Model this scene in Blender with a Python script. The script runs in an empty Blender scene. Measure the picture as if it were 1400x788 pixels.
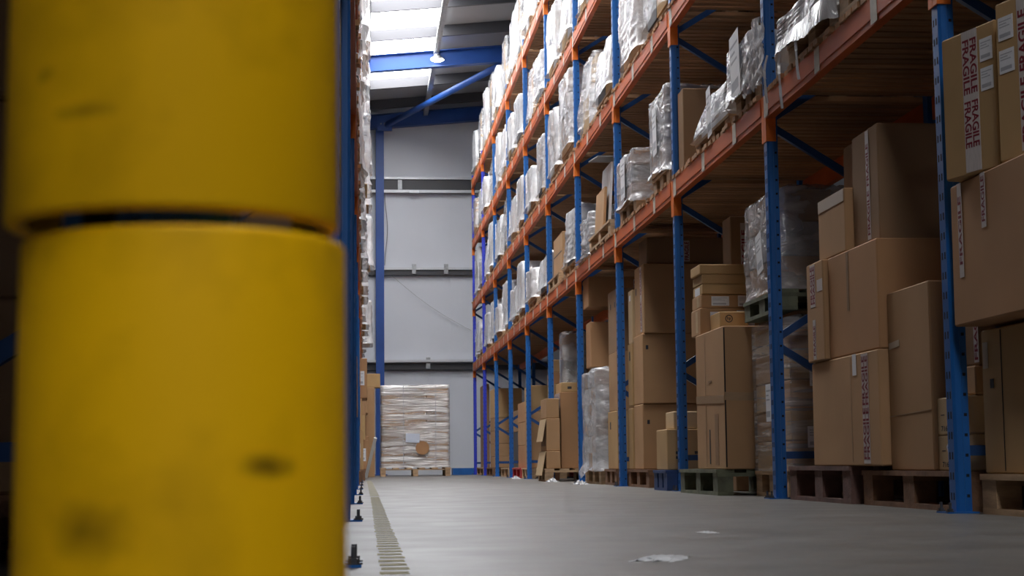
import bpy, math, random
import numpy as np
from mathutils import Matrix, Vector

# ------------------------------------------------------------------ camera
FPX, YAW, PITCH, ROLL, CAMH = 2261.2, .0900, .1063, -.0104, .2046
sc = bpy.context.scene
col = sc.collection
CF = np.array([math.sin(YAW)*math.cos(PITCH), math.cos(YAW)*math.cos(PITCH), math.sin(PITCH)])
CR = np.array([math.cos(YAW), -math.sin(YAW), 0.])
CU = np.cross(CR, CF)
CR, CU = CR*math.cos(ROLL)+CU*math.sin(ROLL), CU*math.cos(ROLL)-CR*math.sin(ROLL)
CC = np.array([0, 0, CAMH])
cam_d = bpy.data.cameras.new('camera')
cam = bpy.data.objects.new('camera', cam_d)
col.objects.link(cam)
cam.matrix_world = Matrix(((CR[0], CU[0], -CF[0], 0), (CR[1], CU[1], -CF[1], 0), (CR[2], CU[2], -CF[2], CAMH), (0, 0, 0, 1)))
cam_d.sensor_fit = 'HORIZONTAL'
cam_d.sensor_width = 36
cam_d.lens = FPX/1400*36
cam_d.clip_start = .05
cam_d.clip_end = 200
cam_d.dof.use_dof = True
cam_d.dof.focus_distance = 10.0
cam_d.dof.aperture_fstop = 13
sc.camera = cam
sc.view_settings.view_transform = 'Standard'
sc.view_settings.look = 'None'
sc.view_settings.exposure = 0.64
sc.view_settings.gamma = 1
sc.view_settings.use_curve_mapping = False
world = bpy.data.worlds.new('overcast_sky')
sc.world = world
world.use_nodes = True
world.node_tree.nodes['Background'].inputs[0].default_value = (.75, .85, 1, 1)
world.node_tree.nodes['Background'].inputs[1].default_value = 1.0
SKYLIGHT = 12.5            # radiance of the daylit roof panels and the added fill ones


def ray(px, py): return CF+CR*(px-700)/FPX+CU*(394-py)/FPX
def onx(px, py, X): d = ray(px, py); return CC+d*(X/d[0])
def ony(px, py, Y): d = ray(px, py); return CC+d*(Y/d[1])
def onz(px, py, Z=0): d = ray(px, py); return CC+d*((Z-CAMH)/d[2])


# measured layout (metres)
XR = 2.2666               # aisle face of the right rack
XL = -.05                 # aisle face of the left rack
DEPTH = 1.0               # rack depth
P0, BAY = 6.2614, 2.8     # first visible upright, bay pitch
ZC, DZ = 2.0016, 1.2775   # connector bottom of the first beam level, level pitch
BEAM_B, BEAM_T, DECK_T = .13, .26, .29
WALL_Y = 36.0


def yp(n): return P0+n*BAY
def shelf(k): return ZC+(k-1)*DZ+DECK_T   # top of timber deck, k = 1..4
def rafter_z(x): return 7.63+.09*(x-1.36)   # underside of rafters


rnd = random.Random(7)

# --------------------------------------------------------------- materials
MATS = {}


def mat(name, color, rough=.6, metal=0, noise=0, nscale=8, bump=0, bscale=60, spec=.5, stretch=(1, 1, 1), perobj=0, second=None):
    m = bpy.data.materials.new(name)
    m.use_nodes = True
    nt = m.node_tree
    b = nt.nodes['Principled BSDF']
    b.inputs['Roughness'].default_value = rough
    b.inputs['Metallic'].default_value = metal
    b.inputs['Specular IOR Level'].default_value = spec
    b.inputs['Base Color'].default_value = (*color, 1)
    if noise or bump or perobj:
        tc = nt.nodes.new('ShaderNodeTexCoord')
        mp = nt.nodes.new('ShaderNodeMapping')
        mp.inputs['Scale'].default_value = stretch
        nt.links.new(tc.outputs['Object'], mp.inputs[0])
    last = None
    if noise:
        n = nt.nodes.new('ShaderNodeTexNoise')
        n.inputs['Scale'].default_value = nscale
        n.inputs['Detail'].default_value = 5
        nt.links.new(mp.outputs[0], n.inputs['Vector'])
        r = nt.nodes.new('ShaderNodeValToRGB')
        r.color_ramp.elements[0].position = .3
        r.color_ramp.elements[1].position = .7
        c2 = second or tuple(c*(1-noise) for c in color)
        r.color_ramp.elements[0].color = (*c2, 1)
        r.color_ramp.elements[1].color = (*[min(1, c*(1+noise*.35)) for c in color], 1)
        nt.links.new(n.outputs['Fac'], r.inputs[0])
        last = r.outputs[0]
    if perobj:
        oi = nt.nodes.new('ShaderNodeObjectInfo')
        mr = nt.nodes.new('ShaderNodeMapRange')
        mr.inputs['To Min'].default_value = 1-perobj
        mr.inputs['To Max'].default_value = 1+perobj
        nt.links.new(oi.outputs['Random'], mr.inputs['Value'])
        hs = nt.nodes.new('ShaderNodeHueSaturation')
        nt.links.new(mr.outputs[0], hs.inputs['Value'])
        if last: nt.links.new(last, hs.inputs['Color'])
        else: hs.inputs['Color'].default_value = (*color, 1)
        last = hs.outputs[0]
    if last: nt.links.new(last, b.inputs['Base Color'])
    if bump:
        n2 = nt.nodes.new('ShaderNodeTexNoise')
        n2.inputs['Scale'].default_value = bscale
        n2.inputs['Detail'].default_value = 4
        nt.links.new(mp.outputs[0], n2.inputs['Vector'])
        bp = nt.nodes.new('ShaderNodeBump')
        bp.inputs['Strength'].default_value = bump
        bp.inputs['Distance'].default_value = .01
        nt.links.new(n2.outputs['Fac'], bp.inputs['Height'])
        nt.links.new(bp.outputs[0], b.inputs['Normal'])
    MATS[name] = m
    return m


def film_mat(name, color, lo, hi, stretch, scale=3.0, bstr=.9):
    m = mat(name, color, rough=.16, spec=1.0)
    nt = m.node_tree
    b = nt.nodes['Principled BSDF']
    b.inputs['IOR'].default_value = 1.9
    out = nt.nodes['Material Output']
    tc = nt.nodes.new('ShaderNodeTexCoord')
    mp = nt.nodes.new('ShaderNodeMapping')
    mp.inputs['Scale'].default_value = stretch
    mp.inputs['Rotation'].default_value = (.25, 0, 0)
    nt.links.new(tc.outputs['Object'], mp.inputs[0])
    n = nt.nodes.new('ShaderNodeTexNoise')
    n.inputs['Scale'].default_value = scale
    n.inputs['Detail'].default_value = 6
    n.inputs['Distortion'].default_value = .6
    nt.links.new(mp.outputs[0], n.inputs['Vector'])
    mr = nt.nodes.new('ShaderNodeMapRange')
    mr.inputs['From Min'].default_value = .35
    mr.inputs['From Max'].default_value = .65
    mr.inputs['To Min'].default_value = lo
    mr.inputs['To Max'].default_value = hi
    nt.links.new(n.outputs['Fac'], mr.inputs['Value'])
    n2 = nt.nodes.new('ShaderNodeTexNoise')
    n2.inputs['Scale'].default_value = scale*2.2
    n2.inputs['Detail'].default_value = 5
    n2.inputs['Distortion'].default_value = 1.0
    nt.links.new(mp.outputs[0], n2.inputs['Vector'])
    bp = nt.nodes.new('ShaderNodeBump')
    bp.inputs['Strength'].default_value = bstr
    bp.inputs['Distance'].default_value = .03
    nt.links.new(n2.outputs['Fac'], bp.inputs['Height'])
    nt.links.new(bp.outputs[0], b.inputs['Normal'])
    tr = nt.nodes.new('ShaderNodeBsdfTransparent')
    mx = nt.nodes.new('ShaderNodeMixShader')
    nt.links.new(mr.outputs[0], mx.inputs[0])
    nt.links.new(tr.outputs[0], mx.inputs[1])
    nt.links.new(b.outputs[0], mx.inputs[2])
    nt.links.new(mx.outputs[0], out.inputs[0])
    return m


mat('blue', (.010, .125, .43), .42, noise=.25, nscale=5, stretch=(1, 1, .4))
mat('blue_brace_shaded', (.006, .055, .20), .45)  # the rack blue with the shade under the decks put into it
mat('blue_deep', (.03, .05, .55), .4)
mat('blue_steel', (.015, .075, .32), .45, noise=.2, nscale=2)
mat('slot', (.004, .006, .012), .9)
mat('beam', (.60, .125, .025), .5, spec=.25, noise=.3, nscale=6, stretch=(1, .3, 1))
mat('connector', (.80, .19, .025), .5, spec=.3, noise=.2, nscale=10)
mat('galv', (.35, .36, .37), .45, metal=.6, noise=.3, nscale=20)
mat('steel_dark', (.09, .09, .10), .45, metal=.5)
mat('sticker', (.62, .57, .48), .6, noise=.15, nscale=30)
mat('plank', (.46, .25, .12), .75, noise=.35, nscale=3, stretch=(1, 8, 8), perobj=.22, bump=.2, bscale=30)
mat('wood', (.50, .33, .19), .75, noise=.35, nscale=6, stretch=(2, 1, 6), perobj=.15, bump=.3)
mat('wood_purple', (.20, .105, .085), .8, noise=.45, nscale=9, perobj=.15, bump=.4)
mat('wood_brown', (.25, .125, .065), .8, noise=.45, nscale=9, perobj=.15, bump=.4)
mat('wood_green', (.16, .17, .11), .8, noise=.5, nscale=9, perobj=.15, bump=.4)
mat('wood_blue', (.02, .06, .20), .6, noise=.3, nscale=9)
mat('red_plastic', (.45, .02, .03), .45)
for nm, c in (('card', (.46, .275, .142)), ('card_tan', (.50, .325, .155)), ('card_warm', (.44, .24, .118)), ('card_pale', (.55, .40, .235)), ('card_dull', (.30, .185, .105))):  # card_dull also puts shade into the colour of cartons deep in the rack
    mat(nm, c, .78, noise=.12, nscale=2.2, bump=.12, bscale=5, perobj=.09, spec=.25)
mat('card_tape', (.38, .25, .14), .35, noise=.1, spec=.5)
mat('clear_tape', (.50, .42, .33), .3)
mat('tape_white', (.62, .57, .55), .4, noise=.12, nscale=12)
mat('red_print', (.20, .006, .02), .5)
mat('ink', (.03, .03, .035), .7)
mat('print_grey', (.42, .43, .47), .7)
mat('blue_print', (.05, .18, .45), .5)
mat('paper', (.80, .81, .84), .6, noise=.05)
mat('paper_blue', (.62, .68, .80), .6)
mat('white_goods', (.72, .73, .75), .5, noise=.15, nscale=6)
mat('grey_goods', (.32, .33, .35), .6, noise=.25, nscale=5)
mat('dark_goods', (.035, .037, .045), .5, noise=.3, nscale=6)
film_mat('film_clear', (.66, .66, .68), .16, .62, (.7, .7, 3.2), 3.2)
film_mat('film_grey', (.64, .65, .68), .38, .88, (1, 1, 2.0), 3.0)
film_mat('film_white', (.74, .75, .77), .50, .96, (1.4, 1.4, .8), 3.2)
film_mat('film_stretch', (.68, .67, .66), .10, .72, (.35, .35, 6), 2.6, 1.0)
film_mat('film_load', (.80, .79, .78), .15, .95, (.45, .45, 5), 2.6)
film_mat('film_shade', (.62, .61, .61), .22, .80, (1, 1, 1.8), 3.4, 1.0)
mat('guard_yellow', (.70, .42, .0), .55, spec=.3)
mat('guard_inside', (.30, .16, .0), .7)
mat('wall_panel', (.66, .68, .73), .5, noise=.06, nscale=.7)
mat('wall_dim', (.20, .205, .22), .6)
mat('roof_panel', (.34, .34, .35), .6, noise=.08, nscale=.6)
mat('purlin', (.045, .045, .052), .5)
mat('rail_dark', (.05, .05, .055), .5)
mat('rail_light', (.55, .56, .58), .4, metal=.3)
mat('line_faded', (.22, .20, .13), .7, noise=.3, nscale=10)
mat('hazard_yellow', (.28, .235, .09), .7, noise=.4, nscale=25)
mat('stick', (.78, .77, .73), .5)
mat('lamp_metal', (.6, .6, .62), .35, metal=.5)


def emit(name, c, s):
    m = bpy.data.materials.new(name)
    m.use_nodes = True
    nt = m.node_tree
    e = nt.nodes.new('ShaderNodeEmission')
    e.inputs[0].default_value = (*c, 1)
    e.inputs[1].default_value = s
    nt.links.new(e.outputs[0], nt.nodes['Material Output'].inputs[0])
    MATS[name] = m


emit('skylight_and_fill', (.98, .985, 1.0), SKYLIGHT)
emit('lamp_glow', (1, .95, .86), 30)


def concrete():
    m = mat('concrete', (.14, .134, .125), .42)
    nt = m.node_tree
    b = nt.nodes['Principled BSDF']
    tc = nt.nodes.new('ShaderNodeTexCoord')
    out = None
    for sca, st, lo, hi in ((.55, (1, .35, 1), (.80, .77, .73), (1.06, 1.05, 1.03)), (7, (1, .5, 1), (.90, .89, .88), (1.06, 1.06, 1.06)), (60, (1, 1, 1), (.93, .93, .93), (1.05, 1.05, 1.05))):
        mp = nt.nodes.new('ShaderNodeMapping')
        mp.inputs['Scale'].default_value = st
        nt.links.new(tc.outputs['Object'], mp.inputs[0])
        n = nt.nodes.new('ShaderNodeTexNoise')
        n.inputs['Scale'].default_value = sca
        n.inputs['Detail'].default_value = 6
        nt.links.new(mp.outputs[0], n.inputs['Vector'])
        r = nt.nodes.new('ShaderNodeValToRGB')
        r.color_ramp.elements[0].position = .35
        r.color_ramp.elements[1].position = .65
        r.color_ramp.elements[0].color = (*[c*.5 for c in lo], 1)
        r.color_ramp.elements[1].color = (*[c*.5 for c in hi], 1)
        nt.links.new(n.outputs['Fac'], r.inputs[0])
        mx = nt.nodes.new('ShaderNodeMix')
        mx.data_type = 'RGBA'
        mx.blend_type = 'MULTIPLY'
        mx.inputs[0].default_value = 1
        sc2 = nt.nodes.new('ShaderNodeVectorMath')
        sc2.operation = 'SCALE'
        sc2.inputs['Scale'].default_value = 2
        nt.links.new(r.outputs[0], sc2.inputs[0])
        if out is None: mx.inputs[6].default_value = (.14, .134, .125, 1)
        else: nt.links.new(out, mx.inputs[6])
        nt.links.new(sc2.outputs[0], mx.inputs[7])
        out = mx.outputs[2]
    nt.links.new(out, b.inputs['Base Color'])
    n = nt.nodes.new('ShaderNodeTexNoise')
    n.inputs['Scale'].default_value = 3
    nt.links.new(tc.outputs['Object'], n.inputs['Vector'])
    mr = nt.nodes.new('ShaderNodeMapRange')
    mr.inputs['To Min'].default_value = .28
    mr.inputs['To Max'].default_value = .55
    nt.links.new(n.outputs['Fac'], mr.inputs['Value'])
    nt.links.new(mr.outputs[0], b.inputs['Roughness'])


concrete()


def wear(m, spots, dirt=(.10, .06, .0)):
    """scuffs with their own shape on a moulded plastic surface, in object coordinates"""
    nt = m.node_tree
    b = nt.nodes['Principled BSDF']
    base = tuple(b.inputs['Base Color'].default_value)
    tc = nt.nodes.new('ShaderNodeTexCoord')
    n = nt.nodes.new('ShaderNodeTexNoise')
    n.inputs['Scale'].default_value = 14
    n.inputs['Detail'].default_value = 5
    nt.links.new(tc.outputs['Object'], n.inputs['Vector'])
    r = nt.nodes.new('ShaderNodeValToRGB')
    r.color_ramp.elements[0].position = .30
    r.color_ramp.elements[1].position = .52
    r.color_ramp.elements[0].color = tuple(c*.72 for c in base[:3])+(1,)
    r.color_ramp.elements[1].color = base
    nt.links.new(n.outputs['Fac'], r.inputs[0])
    last = r.outputs[0]
    for (x, y, z, rx, rz, amt) in spots:
        mp = nt.nodes.new('ShaderNodeMapping')
        mp.vector_type = 'POINT'
        mp.inputs['Location'].default_value = (-x/rx, -y/rx, -z/rz)
        mp.inputs['Scale'].default_value = (1/rx, 1/rx, 1/rz)
        ad = nt.nodes.new('ShaderNodeVectorMath')
        ad.operation = 'ADD'
        n3 = nt.nodes.new('ShaderNodeTexNoise')
        n3.inputs['Scale'].default_value = 60
        nt.links.new(tc.outputs['Object'], n3.inputs['Vector'])
        s3 = nt.nodes.new('ShaderNodeVectorMath')
        s3.operation = 'SCALE'
        s3.inputs['Scale'].default_value = .8
        nt.links.new(n3.outputs['Color'], s3.inputs[0])
        nt.links.new(tc.outputs['Object'], mp.inputs[0])
        nt.links.new(mp.outputs[0], ad.inputs[0])
        nt.links.new(s3.outputs[0], ad.inputs[1])
        g = nt.nodes.new('ShaderNodeTexGradient')
        g.gradient_type = 'SPHERICAL'
        sub = nt.nodes.new('ShaderNodeVectorMath')
        sub.operation = 'SUBTRACT'
        sub.inputs[1].default_value = (.4, .4, .4)
        nt.links.new(ad.outputs[0], sub.inputs[0])
        nt.links.new(sub.outputs[0], g.inputs[0])
        ml = nt.nodes.new('ShaderNodeMath')
        ml.operation = 'MULTIPLY'
        ml.use_clamp = True
        ml.inputs[1].default_value = amt
        nt.links.new(g.outputs['Fac'], ml.inputs[0])
        mx = nt.nodes.new('ShaderNodeMix')
        mx.data_type = 'RGBA'
        nt.links.new(ml.outputs[0], mx.inputs[0])
        nt.links.new(last, mx.inputs[6])
        mx.inputs[7].default_value = (*dirt, 1)
        last = mx.outputs[2]
    nt.links.new(last, b.inputs['Base Color'])


# ----------------------------------------------------------------- helpers
class MB:
    def __init__(s): s.v = []; s.f = []

    def box(s, x0, x1, y0, y1, z0, z1):
        i = len(s.v)
        s.v += [(x0, y0, z0), (x1, y0, z0), (x1, y1, z0), (x0, y1, z0), (x0, y0, z1), (x1, y0, z1), (x1, y1, z1), (x0, y1, z1)]
        s.f += [tuple(i+k for k in q) for q in ((0, 3, 2, 1), (4, 5, 6, 7), (0, 1, 5, 4), (1, 2, 6, 5), (2, 3, 7, 6), (3, 0, 4, 7))]
        return s

    def bar(s, p, q, w, h, up=(0, 0, 1)):
        p, q = Vector(p), Vector(q)
        d = (q-p).normalized()
        a = d.cross(Vector(up))
        if a.length < 1e-4: a = d.cross(Vector((0, 1, 0)))
        a.normalize()
        b = a.cross(d)
        i = len(s.v)
        for c in (p, q):
            for (m, n) in ((-1, -1), (1, -1), (1, 1), (-1, 1)):
                s.v.append(tuple(c+a*m*w/2+b*n*h/2))
        s.f += [tuple(i+k for k in t) for t in ((0, 1, 2, 3), (7, 6, 5, 4), (0, 4, 5, 1), (1, 5, 6, 2), (2, 6, 7, 3), (3, 7, 4, 0))]
        return s

    def prism(s, prof, z0, z1):
        """closed xy outline extruded in z"""
        n = len(prof); i = len(s.v)
        s.v += [(x, y, z0) for x, y in prof]+[(x, y, z1) for x, y in prof]
        for k in range(n):
            j = (k+1) % n
            s.f.append((i+k, i+j, i+n+j, i+n+k))
        s.f += [tuple(i+k for k in reversed(range(n))), tuple(i+n+k for k in range(n))]
        return s

    def lathe(s, prof, n=24, a0=0, a1=2*math.pi):
        closed = abs(a1-a0-2*math.pi) < 1e-6
        m = len(prof); i = len(s.v); cnt = n if closed else n+1
        for k in range(cnt):
            a = a0+(a1-a0)*k/n
            s.v += [(r*math.cos(a), r*math.sin(a), z) for r, z in prof]
        for k in range(n):
            k2 = (k+1) % cnt
            for j in range(m-1):
                s.f.append((i+k*m+j, i+k2*m+j, i+k2*m+j+1, i+k*m+j+1))
        return s

    def mesh(s, name, m, smooth=False):
        me = bpy.data.meshes.new(name)
        me.from_pydata(s.v, [], s.f)
        me.materials.append(MATS[m])
        if smooth: me.shade_smooth()
        me.update()
        return me

    def build(s, name, m, parent=None, smooth=False, **k):
        return link(name, s.mesh(name, m, smooth), parent, **k)


def link(name, data, parent=None, loc=None, rotz=None, mtx=None):
    o = bpy.data.objects.new(name, data)
    col.objects.link(o)
    if parent is not None: o.parent = parent
    if mtx is not None: o.matrix_local = mtx
    if loc is not None: o.location = loc
    if rotz is not None: o.rotation_euler = (0, 0, rotz)
    return o


def tag(o, label, cat, group=None):
    o['label'] = label
    o['category'] = cat
    if group: o['group'] = group
    return o


def struct(o, label, cat):
    o['kind'] = 'structure'
    return tag(o, label, cat)


CACHE = {}


def cached(key, fn):
    if key not in CACHE: CACHE[key] = fn()
    return CACHE[key]


def unit_slab(m): return cached(('slab', m), lambda: MB().box(-.5, .5, -.5, .5, 0, 1).mesh('slab_'+m, m))
def box_mesh(sx, sy, sz, m):
    k = ('box', round(sx, 3), round(sy, 3), round(sz, 3), m)
    return cached(k, lambda: MB().box(-sx/2, sx/2, -sy/2, sy/2, 0, sz).mesh('board', m))


def text_mesh(txt, m):
    def f():
        c = bpy.data.curves.new('lettering', 'FONT')
        c.body = txt
        c.align_x = 'CENTER'
        c.align_y = 'CENTER'
        c.resolution_u = 3
        c.offset = .028
        t = bpy.data.objects.new('lettering_tmp', c)
        col.objects.link(t)
        bpy.context.view_layer.update()
        me = bpy.data.meshes.new_from_object(t.evaluated_get(bpy.context.evaluated_depsgraph_get()))
        bpy.data.objects.remove(t)
        xs = np.array([v.co[:] for v in me.vertices])
        c0 = (xs.min(0)+xs.max(0))/2; ext = xs.max(0)-xs.min(0)
        for v in me.vertices:
            v.co = ((v.co[0]-c0[0])/ext[0], (v.co[1]-c0[1])/ext[1], 0)
        me.materials.clear()
        me.materials.append(MATS[m])
        me.name = 'lettering'
        return me
    return cached(('txt', txt, m), f)


def face_mtx(dim, face, u, v, off=.0015, rot=0, s=(1, 1, 1)):
    """matrix for a flat piece on a box face; u = to the viewer's right of the face centre, v = height above base"""
    d, w, h = dim
    if face == 'aisle': o, r, n = (-d/2-off, -u, v), (0, -1, 0), (-1, 0, 0)
    elif face == 'aisle_left': o, r, n = (d/2+off, u, v), (0, 1, 0), (1, 0, 0)
    else: o, r, n = (u, -w/2-off, v), (1, 0, 0), (0, -1, 0)
    r = Vector(r); up = Vector((0, 0, 1)); n = Vector(n)
    M = Matrix((( r[0], up[0], n[0], o[0]), (r[1], up[1], n[1], o[1]), (r[2], up[2], n[2], o[2]), (0, 0, 0, 1)))
    return M @ Matrix.Rotation(rot, 4, 'Z') @ Matrix.Diagonal((*s, 1))


def slab_on(par, dim, face, u, v, w, h, m, name, off=.0005, rot=0, t=.001, label=None):
    o = link(name, unit_slab(m), par, mtx=face_mtx(dim, face, u, v, off, rot, (w, h, t)))
    if label: o['label'] = label
    return o


def paper(par, dim, face, u, v, w, h, m='paper', bars=True, rot=0, off=.0005):
    p = slab_on(par, dim, face, u, v, w, h, m, 'paper_label', off, rot)
    if bars:
        def f():
            b = MB()
            for i, (a, c) in enumerate(((.32, .8), (.2, .5), (.08, .7), (-.28, .75))):
                b.box(-.42, -.42+c, a-.02-(.08 if i == 3 else 0), a+.02+(.04 if i == 3 else 0), 0, .2)
            return b.mesh('print', 'print_grey')
        link('print', cached('paperprint', f), p, mtx=Matrix.Translation((0, 0, 1.1)))['kind'] = 'stuff'
    return p


def ftape(par, dim, face, u, v0, v1, w, texts, lines=1, down=False):
    """white tape with red FRAGILE lettering running vertically"""
    t = slab_on(par, dim, face, u, (v0+v1)/2, w, v1-v0, 'tape_white', 'tape')
    for (a, b) in texts:
        for i in range(lines):
            uu = u+(i-(lines-1)/2)*w*.48
            link('lettering', text_mesh('FRAGILE', 'red_print'), t,
                 mtx=(face_mtx(dim, face, u, (v0+v1)/2, .0005, 0, (w, v1-v0, .001))).inverted() @
                 face_mtx(dim, face, uu, (a+b)/2, .0022, (-1 if down else 1)*math.pi/2, (abs(b-a), w*(.74 if lines == 1 else .42), 1)))
    return t


def carton_mesh(d, w, h, m, seed=0, cham=.006):
    r = random.Random(seed)
    b = MB()
    c = min(cham, d*.1, w*.1, h*.1)
    idx = {}
    for sx in (-1, 1):
        for sy in (-1, 1):
            j = [r.uniform(-.5, .5)*min(.006, .02*min(d, w, h)) for _ in range(3)]
            for sz in (0, 1):
                X, Y, Z = sx*d/2-sx*abs(j[0])*sz, sy*w/2-sy*abs(j[1])*sz, sz*h-abs(j[2])*sz
                zz = -1 if sz else 1
                for k, p in (('x', (X, Y-sy*c, Z+zz*c)), ('y', (X-sx*c, Y, Z+zz*c)), ('z', (X-sx*c, Y-sy*c, Z))):
                    idx[sx, sy, sz, k] = len(b.v); b.v.append(p)
    I = idx
    for s in (-1, 1):
        q = (I[s, -1, 0, 'x'], I[s, 1, 0, 'x'], I[s, 1, 1, 'x'], I[s, -1, 1, 'x']); b.f.append(q if s > 0 else q[::-1])
        q = (I[-1, s, 0, 'y'], I[1, s, 0, 'y'], I[1, s, 1, 'y'], I[-1, s, 1, 'y']); b.f.append(q[::-1] if s > 0 else q)
        z = (s+1)//2
        q = (I[-1, -1, z, 'z'], I[1, -1, z, 'z'], I[1, 1, z, 'z'], I[-1, 1, z, 'z']); b.f.append(q if z else q[::-1])
    for sx in (-1, 1):
        for sy in (-1, 1):
            b.f.append((I[sx, sy, 0, 'x'], I[sx, sy, 1, 'x'], I[sx, sy, 1, 'y'], I[sx, sy, 0, 'y']))
            for z in (0, 1): b.f.append((I[sx, sy, z, 'x'], I[sx, sy, z, 'y'], I[sx, sy, z, 'z']))
    for z in (0, 1):
        for s in (-1, 1):
            b.f.append((I[s, -1, z, 'x'], I[s, 1, z, 'x'], I[s, 1, z, 'z'], I[s, -1, z, 'z']))
            b.f.append((I[-1, s, z, 'y'], I[1, s, z, 'y'], I[1, s, z, 'z'], I[-1, s, z, 'z']))
    return b.mesh('carton', m)


SEED = [0]


def carton(X, yf, yn, z0, h, d, m='card', label=None, yaw=0, name='carton', group=None, parent=None, seam=None, cat='box'):
    """carton with its aisle face at X, from yn (near) to yf (far)"""
    SEED[0] += 1
    w = yf-yn
    o = link(name, carton_mesh(d, w, h, m, SEED[0]), parent, loc=(X+d/2, (yf+yn)/2, z0), rotz=yaw)
    if label: tag(o, label, cat, group)
    o_dim = (d, w, h)
    if seam: slab_on(o, o_dim, 'aisle', seam[0]*w, seam[1]*h, .05, seam[2]*h, 'card_tape', 'tape')
    return o, o_dim


def cpx(xf, xn, yt, z0, X, d, m, label, yaw=0, **k):
    """carton from photo pixels: far and near edge of its aisle face and its top at the near edge; z0 is what carries it"""
    zt = onx(xn, yt, X)[2]
    ym = yt
    yf = onx(xf, ym, X)[1]; yn = onx(xn, ym, X)[1]
    o, dim = carton(X, yf, yn, z0, zt-z0-.001, d, m, label, yaw, **k)
    return o, dim, zt


def pallet(xf, yn, yf, z0, d, m='wood', label=None, h=.16, parts=True, group=None, name='pallet', inset=0):
    yn, yf, xf, d = yn+inset, yf-inset, xf+inset, d-2*inset
    w = yf-yn
    root = link(name, None, loc=(xf+d/2, (yn+yf)/2, z0))
    tag(root, label, 'pallet', group)
    bt, st = .022, .022
    bh = h-bt-2*st
    def put(nm, x, y, z, sx, sy, sz):
        if parts: link(nm, box_mesh(sx, sy, sz, m), root, loc=(x, y, z))
        else: one.box(x-sx/2, x+sx/2, y-sy/2, y+sy/2, z, z+sz)
    one = MB()
    for x in (-d/2+.05, 0, d/2-.05):
        put('bottom_board', x, 0, 0, .1, w, bt)
        for y in (-w/2+.07, 0, w/2-.07):
            put('block', x, y, bt, .098, .138, bh)
    for y in (-w/2+.07, 0, w/2-.07): put('stringer_board', 0, y, bt+bh, d, .14, st)
    for x in np.linspace(-d/2+.05, d/2-.05, 6): put('deck_board', x, 0, bt+bh+st, .115, w, st)
    if not parts: one.build('frame', m, root)
    return root


# ---- shrink-film skins
def film_mesh(d, w, h, m, seed, n=56, k=16, taper=(0, 0), amp=.018, skirt=.03, drop=.05, lean=0, peak=.02, dmin=-.15):
    r = np.random.RandomState(seed)
    rad = .05
    t = np.linspace(0, 1, n, endpoint=False)
    per = 2*(d+w)
    P = []
    for s in t:                                   # walk round a rectangle, corners softened below
        q = s*per
        if q < w: p = (-d/2, -w/2+q)
        elif q < w+d: p = (-d/2+(q-w), w/2)
        elif q < 2*w+d: p = (d/2, w/2-(q-w-d))
        else: p = (d/2-(q-2*w-d), -w/2)
        P.append(p)
    P = np.array(P)
    cx = np.clip(P[:, 0], -d/2+rad, d/2-rad); cy = np.clip(P[:, 1], -w/2+rad, w/2-rad)
    N = P-np.stack([cx, cy], 1)
    ln = np.linalg.norm(N, axis=1, keepdims=True); ln[ln < 1e-6] = 1
    N = N/ln
    P = np.stack([cx, cy], 1)+N*rad
    waves = [(r.randint(1, 11), r.uniform(-6, 6), r.uniform(0, 6.28), r.uniform(.4, 1)) for _ in range(8)]
    def soft(lo, hi, c=14):
        q = r.uniform(lo, hi, c)
        return np.interp(t*c, np.arange(c+1), np.append(q, q[0]))
    V = []
    for j in range(k+1):
        z = h*j/k
        f = z/h
        wv = sum(a*(1-2*abs(np.sin(np.pi*c*t+bz*z+ph))) for c, bz, ph, a in waves)/4
        wv = np.clip(wv, -1.2, 1.2)+(r.uniform(-.2, .2, n) if n < 60 else soft(-.22, .22, 30))
        off = amp*wv*(.5+.5*math.sin(math.pi*min(1, f*1.1+.05)))+amp*.6
        if j == 0: off = off+skirt*soft(.2, 1)
        if j == 1: off = off+skirt*.5*soft(.1, 1)
        off = np.maximum(off, .004)
        sx, sy = 1-taper[0]*f**1.5, 1-taper[1]*f**1.5
        Q = P*np.array([sx, sy])+N*off[:, None]
        Q[:, 1] += lean*f*f
        zz = z+(r.uniform(-.012, .012, n) if 0 < j < k and n < 60 else 0)
        if j == 0: zz = -drop*np.clip(soft(dmin, 1.1)+r.uniform(-.06, .06, n), 0, 1)
        if j == k: zz = h+.02*soft(-1, 1)
        V += [(Q[i, 0], Q[i, 1], zz if np.isscalar(zz) else zz[i]) for i in range(n)]
    for q, sc_ in enumerate((.72, .35, .1)):
        for i in range(n):
            V.append((P[i, 0]*(1-taper[0])*sc_, P[i, 1]*(1-taper[1])*sc_+lean, h+peak+r.uniform(-.02, .02)))
    F = []
    for j in range(k+3):
        for i in range(n):
            i2 = (i+1) % n
            F.append((j*n+i2, j*n+i, (j+1)*n+i, (j+1)*n+i2))
    F.append(tuple((k+3)*n+i for i in reversed(range(n))))
    b = MB(); b.v = V; b.f = F
    return b.mesh('film', m, True)


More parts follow.
